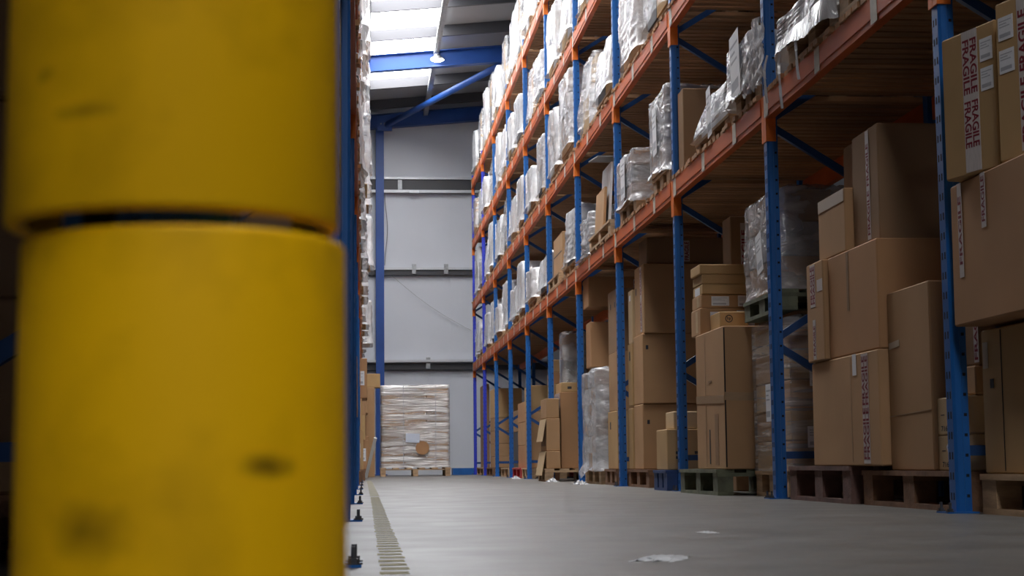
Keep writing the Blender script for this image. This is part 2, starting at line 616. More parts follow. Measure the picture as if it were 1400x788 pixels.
def load(X, yn, yf, z0, h, d, film='film_clear', goods='card', label='', seed=None, group=None, rows=2, cols=2, lab=None,
         fine=False, cat='wrapped load', name='wrapped_load', labface='aisle', **k):
    SEED[0] += 1
    seed = seed or SEED[0]
    w = yf-yn
    root = link(name, None, loc=(X+d/2, (yn+yf)/2, z0))
    tag(root, label, cat, group)
    tp = k.get('taper', (0, 0)); ln = k.get('lean', 0)
    hh = h/rows
    for i in range(rows):
        f = (i+1)/rows
        sx, sy = (1-tp[0]*f**1.5)*.955, (1-tp[1]*f**1.5)*.955
        ww = w*sy/cols
        for j in range(cols):
            gm = goods[(i+j) % len(goods)] if isinstance(goods, (list, tuple)) else goods
            SEED[0] += 1
            link('carton', carton_mesh(d*sx, ww*.985, hh*.985-(.01 if i == rows-1 else 0), gm, SEED[0]), root,
                 loc=(0, -w*sy/2+ww*(j+.5)+ln*f*f, i*hh))
    n, kk = (120, 34) if fine else (52, 14)
    link('film', film_mesh(d, w, h, film, seed, n=n, k=kk, **k), root)
    if lab:
        u, v, lw, lh = lab[:4]
        kw_off = k.get('amp', .018)*1.1+.006
        tilt = lab[4] if len(lab) > 4 else rnd.uniform(-.1, .1)
        paper(root, (d, w, h), labface, u*w if 'aisle' in labface else u*d, v*h, lw, lh, bars=lh > .15, rot=tilt, off=kw_off)
    return root


ORD = ['', 'first', 'second', 'third', 'fourth', 'fifth', 'sixth', 'seventh', 'eighth', 'ninth', 'tenth', 'eleventh', 'twelfth', 'thirteenth']
LEV = {1: 'lowest', 2: 'second', 3: 'third', 4: 'top'}

# ------------------------------------------------------------- the building
struct(MB().box(-9, 12, -9, 37, -.2, 0).build('floor', 'concrete'), 'smooth worn grey concrete warehouse floor', 'floor')
wf = MB().box(-9, 12, WALL_Y+.03, WALL_Y+.2, 0, 9.6).build('wall_far', 'wall_panel')
struct(wf, 'pale grey ribbed metal cladding wall at the end of the aisle', 'wall')
for i in range(14):          # cladding panels, each with its own ribs
    x0 = -2.6+i*.5
    p = MB().box(x0+.002, x0+.498, WALL_Y+.012, WALL_Y+.03, 0, 9.4)
    for j in range(5): p.box(x0+.03+j*.1, x0+.07+j*.1, WALL_Y+.006, WALL_Y+.012, 0, 9.4)
    p.build('panel', 'wall_panel', wf)
for nm, bx, lb in (('wall_right', (11.8, 12, -9, 37, 0, 9.6), 'dim grey cladding wall far behind the right rack'),
                   ('wall_left', (-9, -8.8, -9, 37, 0, 9.6), 'grey cladding wall far behind the left rack'),
                   ('wall_near', (-9, 12, -9, -8.8, 0, 9.6), 'grey cladding wall behind the viewer')):
    struct(MB().box(*bx).build(nm, 'wall_dim'), lb, 'wall')

SKY_X0, SKY_X1, SKY_Y0, SKY_Y1 = .08, 1.36, 9.5, 1.0
RS = .52                      # roof sheet above rafter underside
roof = link('ceiling', None)
struct(roof, 'grey sheeted roof with purlins and daylit panels', 'ceiling')


def roof_slab(x0, x1, y0, y1, z, t, name, m, parent=roof):
    b = MB()
    za, zb = rafter_z(x0)+z, rafter_z(x1)+z
    b.v = [(x0, y0, za), (x1, y0, zb), (x1, y1, zb), (x0, y1, za), (x0, y0, za+t), (x1, y0, zb+t), (x1, y1, zb+t), (x0, y1, za+t)]
    b.f = [(0, 3, 2, 1), (4, 5, 6, 7), (0, 1, 5, 4), (1, 2, 6, 5), (2, 3, 7, 6), (3, 0, 4, 7)]
    return b.build(name, m, parent)


RAF = [35.72-5.3*i for i in range(9)]           # rafters
roof_slab(SKY_X1, 12, -9, 37, RS, .08, 'roof_sheet', 'roof_panel')
roof_slab(-9, SKY_X0, -9, 37, RS, .08, 'roof_sheet', 'roof_panel')
roof_slab(SKY_X0, SKY_X1, 33.25, 37, RS, .08, 'roof_sheet', 'roof_panel')
PUR = [33.25-1.93*i for i in range(-1, 22)]      # purlins; lit panels fill some fields of the strip over the aisle
for i, py in enumerate(PUR):
    roof_slab(-9, 12, py-.03, py+.03, RS-.2, .2, 'purlin', 'purlin')
    if i:
        lit = py-1.93 > SKY_Y0 or -8 < py < SKY_Y1  # second range: unseen panels over and behind the camera, added to brighten the guards
        roof_slab(SKY_X0, SKY_X1, py-1.93+.03, py-.03, RS, .05, 'skylight_or_fill_panel' if lit else 'roof_sheet', 'skylight_and_fill' if lit else 'roof_panel')
for s in (SKY_X0, SKY_X1):
    roof_slab(s-.05 if s > 0 else s-.02, s+.05 if s > 0 else s+.08, -9, 36.9, RS-.31, .1, 'cable_trunking', 'galv')

for i, r in enumerate(RAF):
    o = link('rafter', None)
    o['kind'] = 'structure'
    tag(o, ['blue steel roof rafter against the end wall', 'blue steel roof rafter carrying the round lamp'][i] if i < 2 else 'blue steel roof rafter, %s from the end wall' % ORD[i+1], 'rafter')
    roof_slab(-9, 12, r-.006, r+.006, .012, .30, 'web', 'blue_steel' if i else 'blue_steel', o)
    roof_slab(-9, 12, r-.09, r+.09, 0, .014, 'bottom_flange', 'blue_steel', o)
    roof_slab(-9, 12, r-.09, r+.09, .30, .012, 'top_flange', 'blue_steel', o)
# wind brace under the roof
a = Vector((.5, 35.6, rafter_z(.5)+.05)); b = Vector((2.55, RAF[1]+.1, rafter_z(2.55)-.04))
wb = link('roof_brace', None)
wb['kind'] = 'structure'
tag(wb, 'diagonal blue tube bracing the roof near the end wall', 'brace')
tb = MB()
dv = (b-a).normalized(); s1 = dv.cross(Vector((0, 0, 1))).normalized(); s2 = s1.cross(dv)
for c in (a, b):
    for k in range(12):
        t = k*math.pi/6
        tb.v.append(tuple(c+(s1*math.cos(t)+s2*math.sin(t))*.065))
tb.f = [(k, (k+1) % 12, 12+(k+1) % 12, 12+k) for k in range(12)]+[tuple(range(11, -1, -1)), tuple(range(12, 24))]
tb.build('tube', 'blue_steel', wb, True)
MB().box(.3, .62, 35.55, 35.6, rafter_z(.4)-.08, rafter_z(.4)+.25).build('gusset_plate', 'blue_steel', wb)
for dx in (.38, .46):
    MB().lathe([(0, -.02), (.016, -.02), (.016, .02), (0, .02)], 8).build('bolt', 'galv', wb, mtx=Matrix.Translation((dx, 35.53, rafter_z(.4)+.07)) @ Matrix.Rotation(math.pi/2, 4, 'X'))

# column on the end wall
cx0, cx1 = .265, .445
colm = link('column', None)
struct(colm, 'blue steel column standing against the end wall', 'column')
MB().box(cx0, cx1, 35.78, 35.795, 0, 7.6).build('flange', 'blue_steel', colm)
MB().box(cx0, cx1, 35.985, 36.0, 0, 7.6).build('flange', 'blue_steel', colm)
MB().box(.35, .36, 35.795, 35.985, 0, 7.6).build('web', 'blue_steel', colm)
MB().box(cx0-.06, cx1+.06, 35.72, 36.0, 0, .02).build('base_plate', 'blue_steel', colm)
# cladding rails
for i, (z0, z1, nm) in enumerate(((6.20, 6.45, 'double steel rail high on the end wall'), (4.34, 4.45, 'thin dark steel rail halfway up the end wall'), (2.27, 2.41, 'dark steel rail on the end wall behind the wrapped pallet'))):
    t = link('wall_rail', None)
    t['kind'] = 'structure'
    tag(t, nm, 'rail')
    MB().box(-2.5, 4.2, 35.90, 36.005, z0, z1).build('web', 'rail_dark', t)
    MB().box(-2.5, 4.2, 35.86, 36.005, z1, z1+.05).build('top_lip', 'rail_light', t)
    if i == 0: MB().box(-2.5, 4.2, 35.84, 36.005, z0-.05, z0+.01).build('bottom_lip', 'rail_light', t)
    if i == 2: MB().box(-2.5, 4.2, 35.80, 36.005, z1+.02, z1+.07).build('ledge', 'rail_light', t)
    for x in ((.75,) if i == 0 else (1.05, 1.75) if i == 1 else (1.35,)):
        MB().box(x, x+.09, 35.84, 35.9, z0+.02, z1+.12 if i else z1-.02).build('bracket', 'galv', t)
lt = link('tube_light', None)
tag(lt, 'short white strip light fixed under the upper wall rail', 'light')
p1 = ony(544, 261, 35.82); p2 = ony(556, 261, 35.82)
MB().box(p1[0]+.25, p2[0]+.27, 35.78, 35.84, p1[2]-.05, p1[2]).build('casing', 'paper', lt)
# cable sloping down the wall
cb = MB()
prev = None
for i in range(17):
    f = i/16
    q = Vector(ony(532+f*112, 374+f*78+6*math.sin(math.pi*f), 35.93))
    if prev is not None: cb.bar(prev, q, .009, .009)
    prev = q
tag(cb.build('wall_cable', 'galv'), 'thin grey cable sloping across the end wall', 'cable')
cb = MB(); prev = None
for i in range(13):
    f = i/12
    q = Vector((cx1+.015+.06*math.sin(math.pi*f)**2, 35.9, 6.15-1.6*f))
    if prev is not None: cb.bar(prev, q, .012, .012)
    prev = q
tag(cb.build('hanging_cable', 'rail_dark'), 'thin dark cable looping beside the blue wall column', 'cable')

# high bay lamp under the second rafter
lx = ony(598, 82, RAF[1]-.32)
lm = link('high_bay_lamp', None, loc=(lx[0], RAF[1]-.32, lx[2]))
tag(lm, 'small round lit lamp hanging below the blue rafter', 'lamp')
MB().lathe([(.001, .11), (.05, .105), (.06, .07), (.13, .025), (.14, 0), (.125, 0), (.06, .04)], 28).build('reflector', 'lamp_metal', lm, True)
MB().lathe([(.001, -.03), (.07, -.025), (.115, -.005), (.12, .01), (.001, .012)], 28).build('lamp_glow_disc', 'lamp_glow', lm, True)
MB().bar((0, 0, .10), (0, 0, rafter_z(lx[0])+.195-lx[2]), .03, .03, up=(0, 1, 0)).build('bracket', 'lamp_metal', lm)

# ------------------------------------------------------------------- racks
HTOP = 6.25


def upright_prof(w=.085, d=.062):
    h = w/2
    a = [(0, -h+.010), (.010, -h), (.033, -h), (.036, -h+.006), (d, -h+.006)]
    return a+[(x, -y) for x, y in reversed(a)]


def make_rack(xf, sgn, frames, bays, label, name, n_planks, deep):
    rack = link(name, None, loc=(xf, frames[0], 0))
    rack.matrix_world = Matrix.Translation((xf, frames[0], 0))
    tag(rack, label, 'rack')
    Y0 = frames[0]
    pr = [(sgn*x, y) for x, y in upright_prof()]
    if sgn < 0: pr = pr[::-1]
    pr2 = [(sgn*DEPTH-x, y) for x, y in pr][::-1]
    pr2 = [(sgn*DEPTH-x, y) for x, y in pr]
    pr2 = pr2[::-1]
    up = MB().prism(pr, 0, HTOP).mesh('upright', 'blue')
    up_deep = MB().prism(pr, 0, HTOP).mesh('upright', 'blue_deep')
    upr = MB().prism(pr2, 0, HTOP).mesh('upright', 'blue')
    sl = MB()
    for i in range(int(HTOP/.078)):
        z = .05+i*.078
        for yy in (-.014, .014):
            sl.box(min(-sgn*.0006, 0), max(-sgn*.0006, 0), yy-.006, yy+.006, z, z+.028)
        for s in (-1, 1):
            x = sgn*.049
            sl.box(x-.006, x+.006, s*.0365-.0006, s*.0365+.0006, z+.01, z+.022)
    slots = sl.mesh('slot_row', 'slot')
    fp = MB().box(-.045 if sgn > 0 else -.08, .08 if sgn > 0 else .045, -.065, .065, 0, .006).mesh('foot_plate', 'blue')
    bl = MB().lathe([(.001, .042), (.006, .042), (.006, .018), (.012, .018), (.012, .009), (.018, .009), (.018, .006), (.001, .006)], 6).mesh('bolt', 'steel_dark')
    br = MB()
    for nidx, y in enumerate(frames):
        u = link('upright', up_deep if nidx in deep else up, rack, loc=(0, y-Y0, 0))
        if nidx in deep: u['label'] = 'violet blue upright'
        link('slot_row', slots, u)['kind'] = 'stuff'
        if sgn > 0 or nidx: link('foot_plate', fp, u)
        for by in (-.05, .05) if (sgn > 0 or nidx) else ():
            link('bolt', bl, u, loc=(-sgn*.03, by, 0))
        link('upright', upr, rack, loc=(0, y-Y0, 0))
        link('foot_plate', fp, rack, loc=(sgn*(DEPTH-.03), y-Y0, 0))
        xa, xb = sgn*(.05 if sgn > 0 or nidx else .155), sgn*(DEPTH-.05)
        zf = [.87+1.245*i for i in range(5)]
        zr = [.25+1.245*i for i in range(5)]
        segs = [((xa, .24), (xb, .24))]
        for i in range(5):
            segs.append(((xb, zr[i]+.03), (xa, zf[i]-.03)))
            if i < 4: segs.append(((xa, zf[i]+.03), (xb, zr[i+1]-.03)))
        for (p, q) in segs:
            me = cached(('br', sgn, p, q), lambda: MB().bar((p[0], 0, p[1]), (q[0], 0, q[1]), .032, .04, up=(0, 0, 1)).mesh('brace', 'blue_brace_shaded'))
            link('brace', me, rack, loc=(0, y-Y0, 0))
    # beams
    L = BAY-.004
    planks_left = n_planks
    rest = MB()
    pl_mesh = MB().box(-.02 if sgn > 0 else -(DEPTH+.02), DEPTH+.02 if sgn > 0 else .02, -.0395, .0395, 0, .028).mesh('plank', 'plank')
    bm = MB()
    hl = BAY/2-.05
    x0, x1 = (-.012, .04) if sgn > 0 else (-.04, .012)
    bm.box(x0, x1, -hl, hl, .032, .13)
    bm.box(x0+.005, x1, -hl, hl, 0, .032) if sgn > 0 else bm.box(x0, x1-.005, -hl, hl, 0, .032)
    beam_m = bm.mesh('beam', 'beam')
    x0, x1 = (-.007, .05) if sgn > 0 else (-.05, .007)
    cn = []
    for s in (-1, 1):     # near end, far end: sleeve half round the upright
        b = MB()
        ya, yb = sorted((s*(BAY/2-.0015), s*(BAY/2-.0425)))
        b.box(*( (x0, -.0006) if sgn > 0 else (.0006, x1)), ya, yb, 0, .265)
        ya, yb = sorted((s*(BAY/2-.0435), s*(BAY/2-.050)))
        b.box(x0, x1, ya, yb, 0, .265)
        cn.append(b.mesh('beam_connector', 'connector'))
    stk = MB().box(*((-.0135, -.012) if sgn > 0 else (.012, .0135)), -.045, .045, .004, .128).mesh('location_label', 'sticker')
    order = []
    for bi, (ya, yb) in enumerate(bays):
        for k in range(1, 5):
            yc = (ya+yb)/2-Y0
            z = ZC+(k-1)*DZ
            for rear in (0, 1):
                if rear:
                    o = link('beam', beam_m, rack, mtx=Matrix.Translation((sgn*DEPTH, yc, z+BEAM_B)) @ Matrix.Rotation(math.pi, 4, 'Z'))
                    continue
                o = link('beam', beam_m, rack, loc=(0, yc, z+BEAM_B))
                for c in cn: link('beam_connector', c, o, loc=(0, 0, -BEAM_B))
                for off in (.73, 1.65, 2.70):
                    link('location_label', stk, o, loc=(0, off-BAY/2+rnd.uniform(-.04, .04), 0))
            npk = 25
            for i in range(npk):
                y = yc-BAY/2+.06+(BAY-.12)*(i+.5)/npk
                jz = rnd.uniform(0, .002)
                order.append((bi, k, y, z+BEAM_T+.001))
    # planks of the decks that show largest become parts, the rest one mesh
    def rank(t): return (t[0]+max(0, t[1]-1)*1.4)
    order.sort(key=rank)
    for i, (bi, k, y, z) in enumerate(order):
        jx = rnd.uniform(-.012, .012)
        if i < n_planks: link('plank', pl_mesh, rack, loc=(jx, y, z))
        else:
            a, b = (-.02, DEPTH+.02) if sgn > 0 else (-(DEPTH+.02), .02)
            rest.box(a+jx, b+jx, y-.0395, y+.0395, z, z+.028)
    if rest.v:
        o = rest.build('deck_planks', 'plank', rack)
        o['kind'] = 'stuff'
    return rack


fr = [yp(n) for n in range(-1, 11)]
make_rack(XR, 1, fr, [(fr[i], fr[i+1]) for i in range(11)], 'blue and orange pallet racking along the right side of the aisle', 'pallet_rack', 300, (10, 11))
fl = [yp(n) for n in range(-2, 11)]
make_rack(XL, -1, fl, [(fl[i], fl[i+1]) for i in range(12)], 'blue and orange pallet racking on the left, behind the yellow guard', 'pallet_rack', 0, ())

# ------------------------------------------------------------ yellow guards
def guard(cx, cy, z0, z1, label, r0, r1, mtl, spin):
    g = link('post_guard', None, loc=(cx, cy, z0))
    tag(g, label, 'post guard')
    h = z1-z0
    th = .0075; rr = .003
    out = []
    for i in range(5):
        a = math.pi/2*i/4
        out.append((r0-rr+rr*math.sin(a), rr-rr*math.cos(a)))
    for i in range(5):
        a = math.pi/2*i/4
        out.append((r1-rr+rr*math.cos(a), h-rr+rr*math.sin(a)))
    out = [(r0-th, .002)]+out+[(r1-th, h-.002), (r0-th, .002)]
    b = MB().lathe(out, 64, math.radians(-215+spin), math.radians(35+spin))
    n = len(out)
    b.f += [tuple(range(n-1)), tuple(64*n+i for i in reversed(range(n-1)))]
    b.build('sleeve', mtl, g, True)
    return g


gy = fl[0]
gc = ony(252, 500, gy)[0]
def gm(nm, spots):
    m = mat(nm, (.97, .53, .0), .6, spec=.2)
    wear(m, spots)
def sp(px, py, z0):
    q = ony(px, py, gy-.055)
    return q[0]-gc, -.055, q[2]-z0
gm('guard_low', [(*sp(370, 640, 0), .014, .006, 1.1), (*sp(175, 425, 0), .006, .006, 1.1), (*sp(120, 730, 0), .02, .014, .7), (*sp(445, 470, 0), .008, .012, .8), (*sp(240, 590, 0), .008, .008, .6)])
gm('guard_up', [(*sp(60, 85, .3), .009, .007, 2.4), (*sp(420, 195, .3), .007, .014, 1.0), (*sp(140, 145, .3), .014, .004, .7), (*sp(400, 240, .3), .006, .006, .8)])
guard(gc, gy, .0005, .2925, 'lower yellow plastic post guard on the near upright, scuffed', .0648, .0632, 'guard_low', 0)
guard(gc-.0045, gy, .2975, .62, 'upper yellow plastic post guard stacked above the lower one', .0652, .0628, 'guard_up', 4)

# ------------------------------------------------------------ floor marking
fm = link('floor_marking', None, loc=(.06, 3, 0))
tag(fm, 'worn yellow hatched warning strip painted along the left of the aisle floor', 'marking')
stp = MB().box(-.028, .028, -.036, .036, 0, .0006).mesh('stripe', 'hazard_yellow')
for i in range(64):
    y = 2.4+i*.135
    link('stripe', stp, fm, loc=(rnd.uniform(-.003, .003)+.0015*(y-3), y-3, .0002))
MB().box(-.018, .045, 8.2, 20, .0002, .0007).build('line', 'line_faded', fm)

# litter on the floor
def crumple(cx, cy, sx, sy, h, m, name, label, seed, rot=0):
    r = np.random.RandomState(seed)
    b = MB()
    nx, ny = 16, 8
    for j in range(ny+1):
        for i in range(nx+1):
            u, v = i/nx*2-1, j/ny*2-1
            e = max(0, 1-abs(u)**2.5)*max(0, 1-abs(v)**2.5)
            b.v.append((u*sx/2*(1+.25*r.uniform(-1, 1)), v*sy/2*(1+.3*r.uniform(-1, 1)), .001+e*h*r.uniform(.15, 1)))
    for j in range(ny):
        for i in range(nx):
            q = j*(nx+1)+i
            b.f.append((q, q+1, q+nx+2, q+nx+1))
    o = b.build(name, m, None, False, loc=(cx, cy, 0), rotz=rot)
    tag(o, label, 'litter')
    return o
q = onz(905, 765)
crumple(q[0], q[1], .095, .20, .009, 'white_goods', 'film_scrap', 'torn scrap of white film lying on the aisle floor', 5, -.4)
q = onz(968, 729)
crumple(q[0], q[1], .05, .10, .005, 'white_goods', 'film_scrap', 'tiny white scrap on the floor behind the larger scrap', 6)

# ------------------------------------------------------ ground level, right
PH = .165
XG = 2.30          # usual aisle face of things on the floor
GAPS = 'between the {} and {} blue uprights from the right'


def between(n): return GAPS.format(ORD[n], ORD[n+1])


# --- bay at the right edge of the photo
pallet(2.33, 4.75, 6.12, 0, 1.0, 'wood', 'pale wooden pallet on the floor at the right edge of the photo', .15)
zb = .151
z1 = onx(1324, 447, 2.26)[2]
o, dm = carton(2.36, onx(1344, 550, 2.36)[1], 5.25, zb, z1-zb-.004, .8, 'card_tan', 'tall tan carton with a round hand hole, on the pallet at the right edge')
slab_on(o, dm, 'aisle', -dm[1]/2+.10, .62*dm[2], .035, .035, 'ink', 'hand_hole', label='black hand hole')
slab_on(o, dm, 'aisle', -dm[1]/2+.20, .5*dm[2], .006, .96*dm[2], 'slot', 'flap_edge')
slab_on(o, dm, 'aisle', -dm[1]/2+.045, .82*dm[2], .05, .1, 'clear_tape', 'tape')
z1 = onx(1324, 447, 2.26)[2]
o, dm = carton(2.262, 6.16, 4.72, z1+.012, onx(1322, 247, 2.26)[2]-z1-.004, .85, 'card_warm', 'wide brown carton with two red-lettered FRAGILE tapes, right edge of the photo')
H = dm[2]
ftape(o, dm, 'aisle', -dm[1]/2+.105, H*.33, H-.004, .044, [(H*.42, H*.90)])
ftape(o, dm, 'aisle', -dm[1]/2+.345, H*.62, H-.004, .044, [(H*.66, H*.97)])
z2 = z1+H+.015
TH = onx(1315, 52, 2.28)[2]-z2
o, dm = carton(2.245, 6.13, 5.80, z2, TH, .55, 'card_tan', 'upright carton with doubled FRAGILE tape beside the nearest upright, under the deck', yaw=.26)
ftape(o, dm, 'aisle', .015, .01, TH-.005, .095, [(.10, .10+.32*TH/1.0), (.55*TH, .93*TH)], 2, True)
paper(o, dm, 'aisle', .115, TH-.10, .075, .085); paper(o, dm, 'aisle', .115, TH-.21, .075, .085)
o, dm = carton(2.31, 5.74, 5.36, z2, TH+.03, .55, 'card_tan', 'upright FRAGILE-taped carton at the upper right corner of the photo', yaw=.26)
ftape(o, dm, 'aisle', -.005, .02, TH+.02, .11, [(.05, .05+.42*TH), (.55*TH, .95*TH)], 2, False)
paper(o, dm, 'aisle', -.125, TH-.07, .085, .085); paper(o, dm, 'aisle', -.125, TH-.19, .085, .085)

# --- between first and second upright
pallet(2.30, 7.72, 8.85, 0, 1.1, 'wood_purple', 'dark purplish wooden pallet under the FRAGILE-taped carton', .18)
pallet(2.33, 6.33, 7.62, 0, 1.1, 'wood_brown', 'reddish brown wooden pallet behind the nearest blue upright', .16)
ZA, ZB = .181, .161
YB1 = onx(1204, 420, 2.32)[1]
zt = onx(1202, 476, 2.30)[2]
o, dm = carton(2.30, onx(1111, 560, 2.3)[1], YB1+.004, ZA, zt-ZA, .85, 'card', 'large carton with FRAGILE tape near its right edge on the purplish pallet')
zb1 = zt
ftape(o, dm, 'aisle', dm[1]/2-.20, .01, dm[2]*.98, .10, [(.03, .03+.45*dm[2]), (.53*dm[2], .96*dm[2])], 2)
slab_on(o, dm, 'aisle', dm[1]/2-.36, dm[2]*.9, .06, .1, 'paper', 'paper_label')
slab_on(o, dm, 'aisle', .13, dm[2]*.5, .004, dm[2]*.94, 'card_tape', 'flap_edge')
# tall carton on the brown pallet
zt2 = onx(1268, 383, 2.345)[2]
o, dm = carton(2.345, YB1-.006, onx(1268, 383, 2.345)[1], ZB, zt2-ZB, .78, 'card', 'tall plain carton with a folded seam low down, on the reddish brown pallet')
slab_on(o, dm, 'aisle', 0, dm[2]*.31, dm[1]*.98, .004, 'card_tape', 'flap_edge', rot=.03)
slab_on(o, dm, 'aisle', -dm[1]/2+.09, dm[2]*.70, .14, .028, 'clear_tape', 'tape', rot=.06)
for i, (yt, lb) in enumerate(((596, 'small carton with a blue diamond mark behind the nearest upright, lower of two'), (546, 'small carton behind the nearest upright, upper of two'))):
    zlo = ZB if i == 0 else zs_
    zs_ = onx(1267, yt, 2.36)[2]
    ysm = (onx(1268, 600, 2.36)[1]-.015, onx(1338, 600, 2.36)[1])
    o, dm = carton(2.36, 6.67, 6.33, zlo, zs_-zlo-.001, .42, 'card_pale', lb)
    link('lettering', text_mesh('7168', 'ink'), o, mtx=face_mtx(dm, 'aisle', -dm[1]/2+.10, .025, .0015, 0, (.10, .022, 1)))
    slab_on(o, dm, 'aisle', -dm[1]/2+.07, .08, .04, .004, 'ink', 'print')
    if i == 0: slab_on(o, dm, 'aisle', -dm[1]/2+.14, dm[2]*.62, .055, .055, 'paper_blue', 'mark', rot=.6); slab_on(o, dm, 'aisle', -dm[1]/2+.14, dm[2]*.62, .03, .03, 'blue_print', 'mark', off=.002, rot=.6)
o, dm = carton(2.40, 6.62, 6.33, zs_+.001, .115, .35, 'card', 'flat small carton on top of the two small cartons')
zs2 = zs_+.117
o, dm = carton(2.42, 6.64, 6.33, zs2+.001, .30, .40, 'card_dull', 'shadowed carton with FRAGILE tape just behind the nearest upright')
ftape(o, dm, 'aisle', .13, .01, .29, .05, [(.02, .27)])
# second layer
zt3 = onx(1211, 318, 2.31)[2]
YB2 = onx(1133, 420, 2.31)[1]
o, dm = carton(2.31, YB2, YB1+.004, zb1+.001, zt3-zb1-.002, .80, 'card_warm', 'big carton with a dark vertical seam stacked on the FRAGILE-taped carton')
slab_on(o, dm, 'aisle', -.06, dm[2]*.70, .035, dm[2]*.56, 'card_dull', 'flap_edge')
slab_on(o, dm, 'near', -.03, dm[2]*.76, .12, .045, 'ink', 'hand_hole', label='dark oval hand hole')
paper(o, dm, 'near', -.02, dm[2]*.58, .09, .06)
yfa = onx(1103, 420, 2.285)[1]; yna = YB2+.008
o, dm = carton(2.285, yfa, yna, zb1+.001, onx(1133, 349, 2.285)[2]-zb1-.004, .6, 'card', 'narrow carton with patchy white FRAGILE tape beside the big seamed carton')
ftape(o, dm, 'aisle', -.02, .01, dm[2]*.42, .05, [(.03, .36*dm[2])])
ftape(o, dm, 'aisle', -.03, dm[2]*.55, dm[2]*.98, .09, [(.58*dm[2], .96*dm[2])], 2)
slab_on(o, dm, 'aisle', .10, dm[2]*.75, .10, .06, 'tape_white', 'tape')
# third layer
zt4 = onx(1154, 255, 2.32)[2]
YB3 = onx(1155, 290, 2.32)[1]
o, dm = carton(2.32, onx(1118, 290, 2.32)[1], YB3+.008, zt3+.002, zt4-zt3-.004, .5, 'card', 'small carton with a taped top edge on the second layer, under the deck')
slab_on(o, dm, 'aisle', 0, dm[2]-.035, dm[1]*.96, .06, 'clear_tape', 'tape')
yf5 = YB3-.004
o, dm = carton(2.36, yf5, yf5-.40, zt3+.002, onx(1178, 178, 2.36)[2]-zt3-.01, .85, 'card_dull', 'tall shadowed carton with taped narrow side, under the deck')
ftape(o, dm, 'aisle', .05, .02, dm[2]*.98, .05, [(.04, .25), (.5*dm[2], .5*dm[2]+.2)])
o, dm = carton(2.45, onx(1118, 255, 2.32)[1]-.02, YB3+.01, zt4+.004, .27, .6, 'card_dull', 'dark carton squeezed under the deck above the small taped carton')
slab_on(o, dm, 'aisle', 0, .16, .05, .05, 'paper', 'paper_label')

# --- between second and third upright
pallet(2.39, 9.22, 10.0, 0, .84, 'wood', 'pale pallet under the wrapped load beside the second upright', .15, True)
yn_, yf_ = 8.93, 10.10
zt = onx(1060, 440, 2.385)[2]
load(2.385, 9.17, 10.03, .151, zt-.151, .85, 'film_stretch', ('card', 'card_tan'), 'lower film-wrapped load of cartons behind the second upright', rows=5, cols=2, fine=True, amp=.01, lab=(.05, .46, .12, .22, 0), drop=0, skirt=.01)
r_ = bpy.data.objects['wrapped_load']
for i, v in enumerate((.22, .62, .72, .9)): paper(r_, (.85, .86, zt-.151), 'near', -.26+.02*i, v*(zt-.151), .14, .12, off=.045)
zp = zt+.045
pallet(2.35, 9.14, 10.03, zp, .9, 'wood_green', 'dark green-stained pallet between the two stacked wrapped loads', .12)
zt = onx(1087, 232, 2.36)[2]
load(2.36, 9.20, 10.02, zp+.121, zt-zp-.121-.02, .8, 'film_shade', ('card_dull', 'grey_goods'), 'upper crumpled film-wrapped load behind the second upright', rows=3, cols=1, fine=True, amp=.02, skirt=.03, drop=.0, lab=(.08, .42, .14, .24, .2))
pallet(2.17, 10.10, 11.30, 0, 1.05, 'wood_green', 'grey green worn pallet under the tall double carton', .16)
o, dm, zt = cpx(950, 988, 445, .161, 2.22, .46, 'card', 'tall double carton with brown tape round its middle, on the green pallet')
H = dm[2]
for f_ in ('aisle', 'near'): slab_on(o, dm, f_, 0, H*.50, (dm[1] if f_ == 'aisle' else dm[0])*.99, .05, 'card_tape', 'tape', off=.001, rot=-.03)
slab_on(o, dm, 'aisle', -dm[1]*.15, H*.5, .006, H*.97, 'card_tape', 'flap_edge')
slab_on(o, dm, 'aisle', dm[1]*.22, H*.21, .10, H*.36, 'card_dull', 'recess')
slab_on(o, dm, 'aisle', -.02, H*.16, .03, .22, 'ink', 'print')
slab_on(o, dm, 'aisle', .02, H*.63, .10, .012, 'card_dull', 'print')
slab_on(o, dm, 'near', -dm[0]/2+.006, H*.5, .008, H*.97, 'slot', 'flap_edge')
slab_on(o, dm, 'near', .07, H*.70, .05, .05, 'ink', 'print')
slab_on(o, dm, 'near', .07, H*.64, .05, .05, 'ink', 'print')
Yd, Ydn = onx(950, 445, 2.22)[1], onx(988, 445, 2.22)[1]
# small stack on it
zz = zt+.001
zt1 = zt
Xs = 2.235
for i, (yt, dx, lb) in enumerate(((418, 0, 'small carton with white labels, bottom of the stack on the tall carton'), (399, .01, 'small carton with a shipping label in the stack on the tall carton'))):
    znew = onx(963, yt, Xs)[2]
    o, dm = carton(Xs+dx, Ydn+1.06, Ydn+.76, zz, znew-zz-.001, .40, 'card', lb)
    paper(o, dm, 'near', -.07, dm[2]*.5, .12, dm[2]*.7); paper(o, dm, 'near', .11, dm[2]*.5, .12, dm[2]*.8)
    slab_on(o, dm, 'aisle', .05, dm[2]*.5, .07, dm[2]*.8, 'card_pale', 'tape')
    zz = znew
o, dm = carton(Xs+.06, Ydn+.72, Ydn+.42, zt1+.001, .125, .19, 'card_tan', 'small carton with a round dark logo on the tall double carton')
def logo_mesh():
    b = MB()
    n = 24
    for k in range(n):
        a0, a1 = 2*math.pi*k/n, 2*math.pi*(k+1)/n
        i = len(b.v)
        b.v += [(math.cos(a)*r, math.sin(a)*r, 0) for a, r in ((a0, .38), (a0, .5), (a1, .5), (a1, .38))]
        b.f.append((i, i+1, i+2, i+3))
    return b.mesh('logo', 'ink')
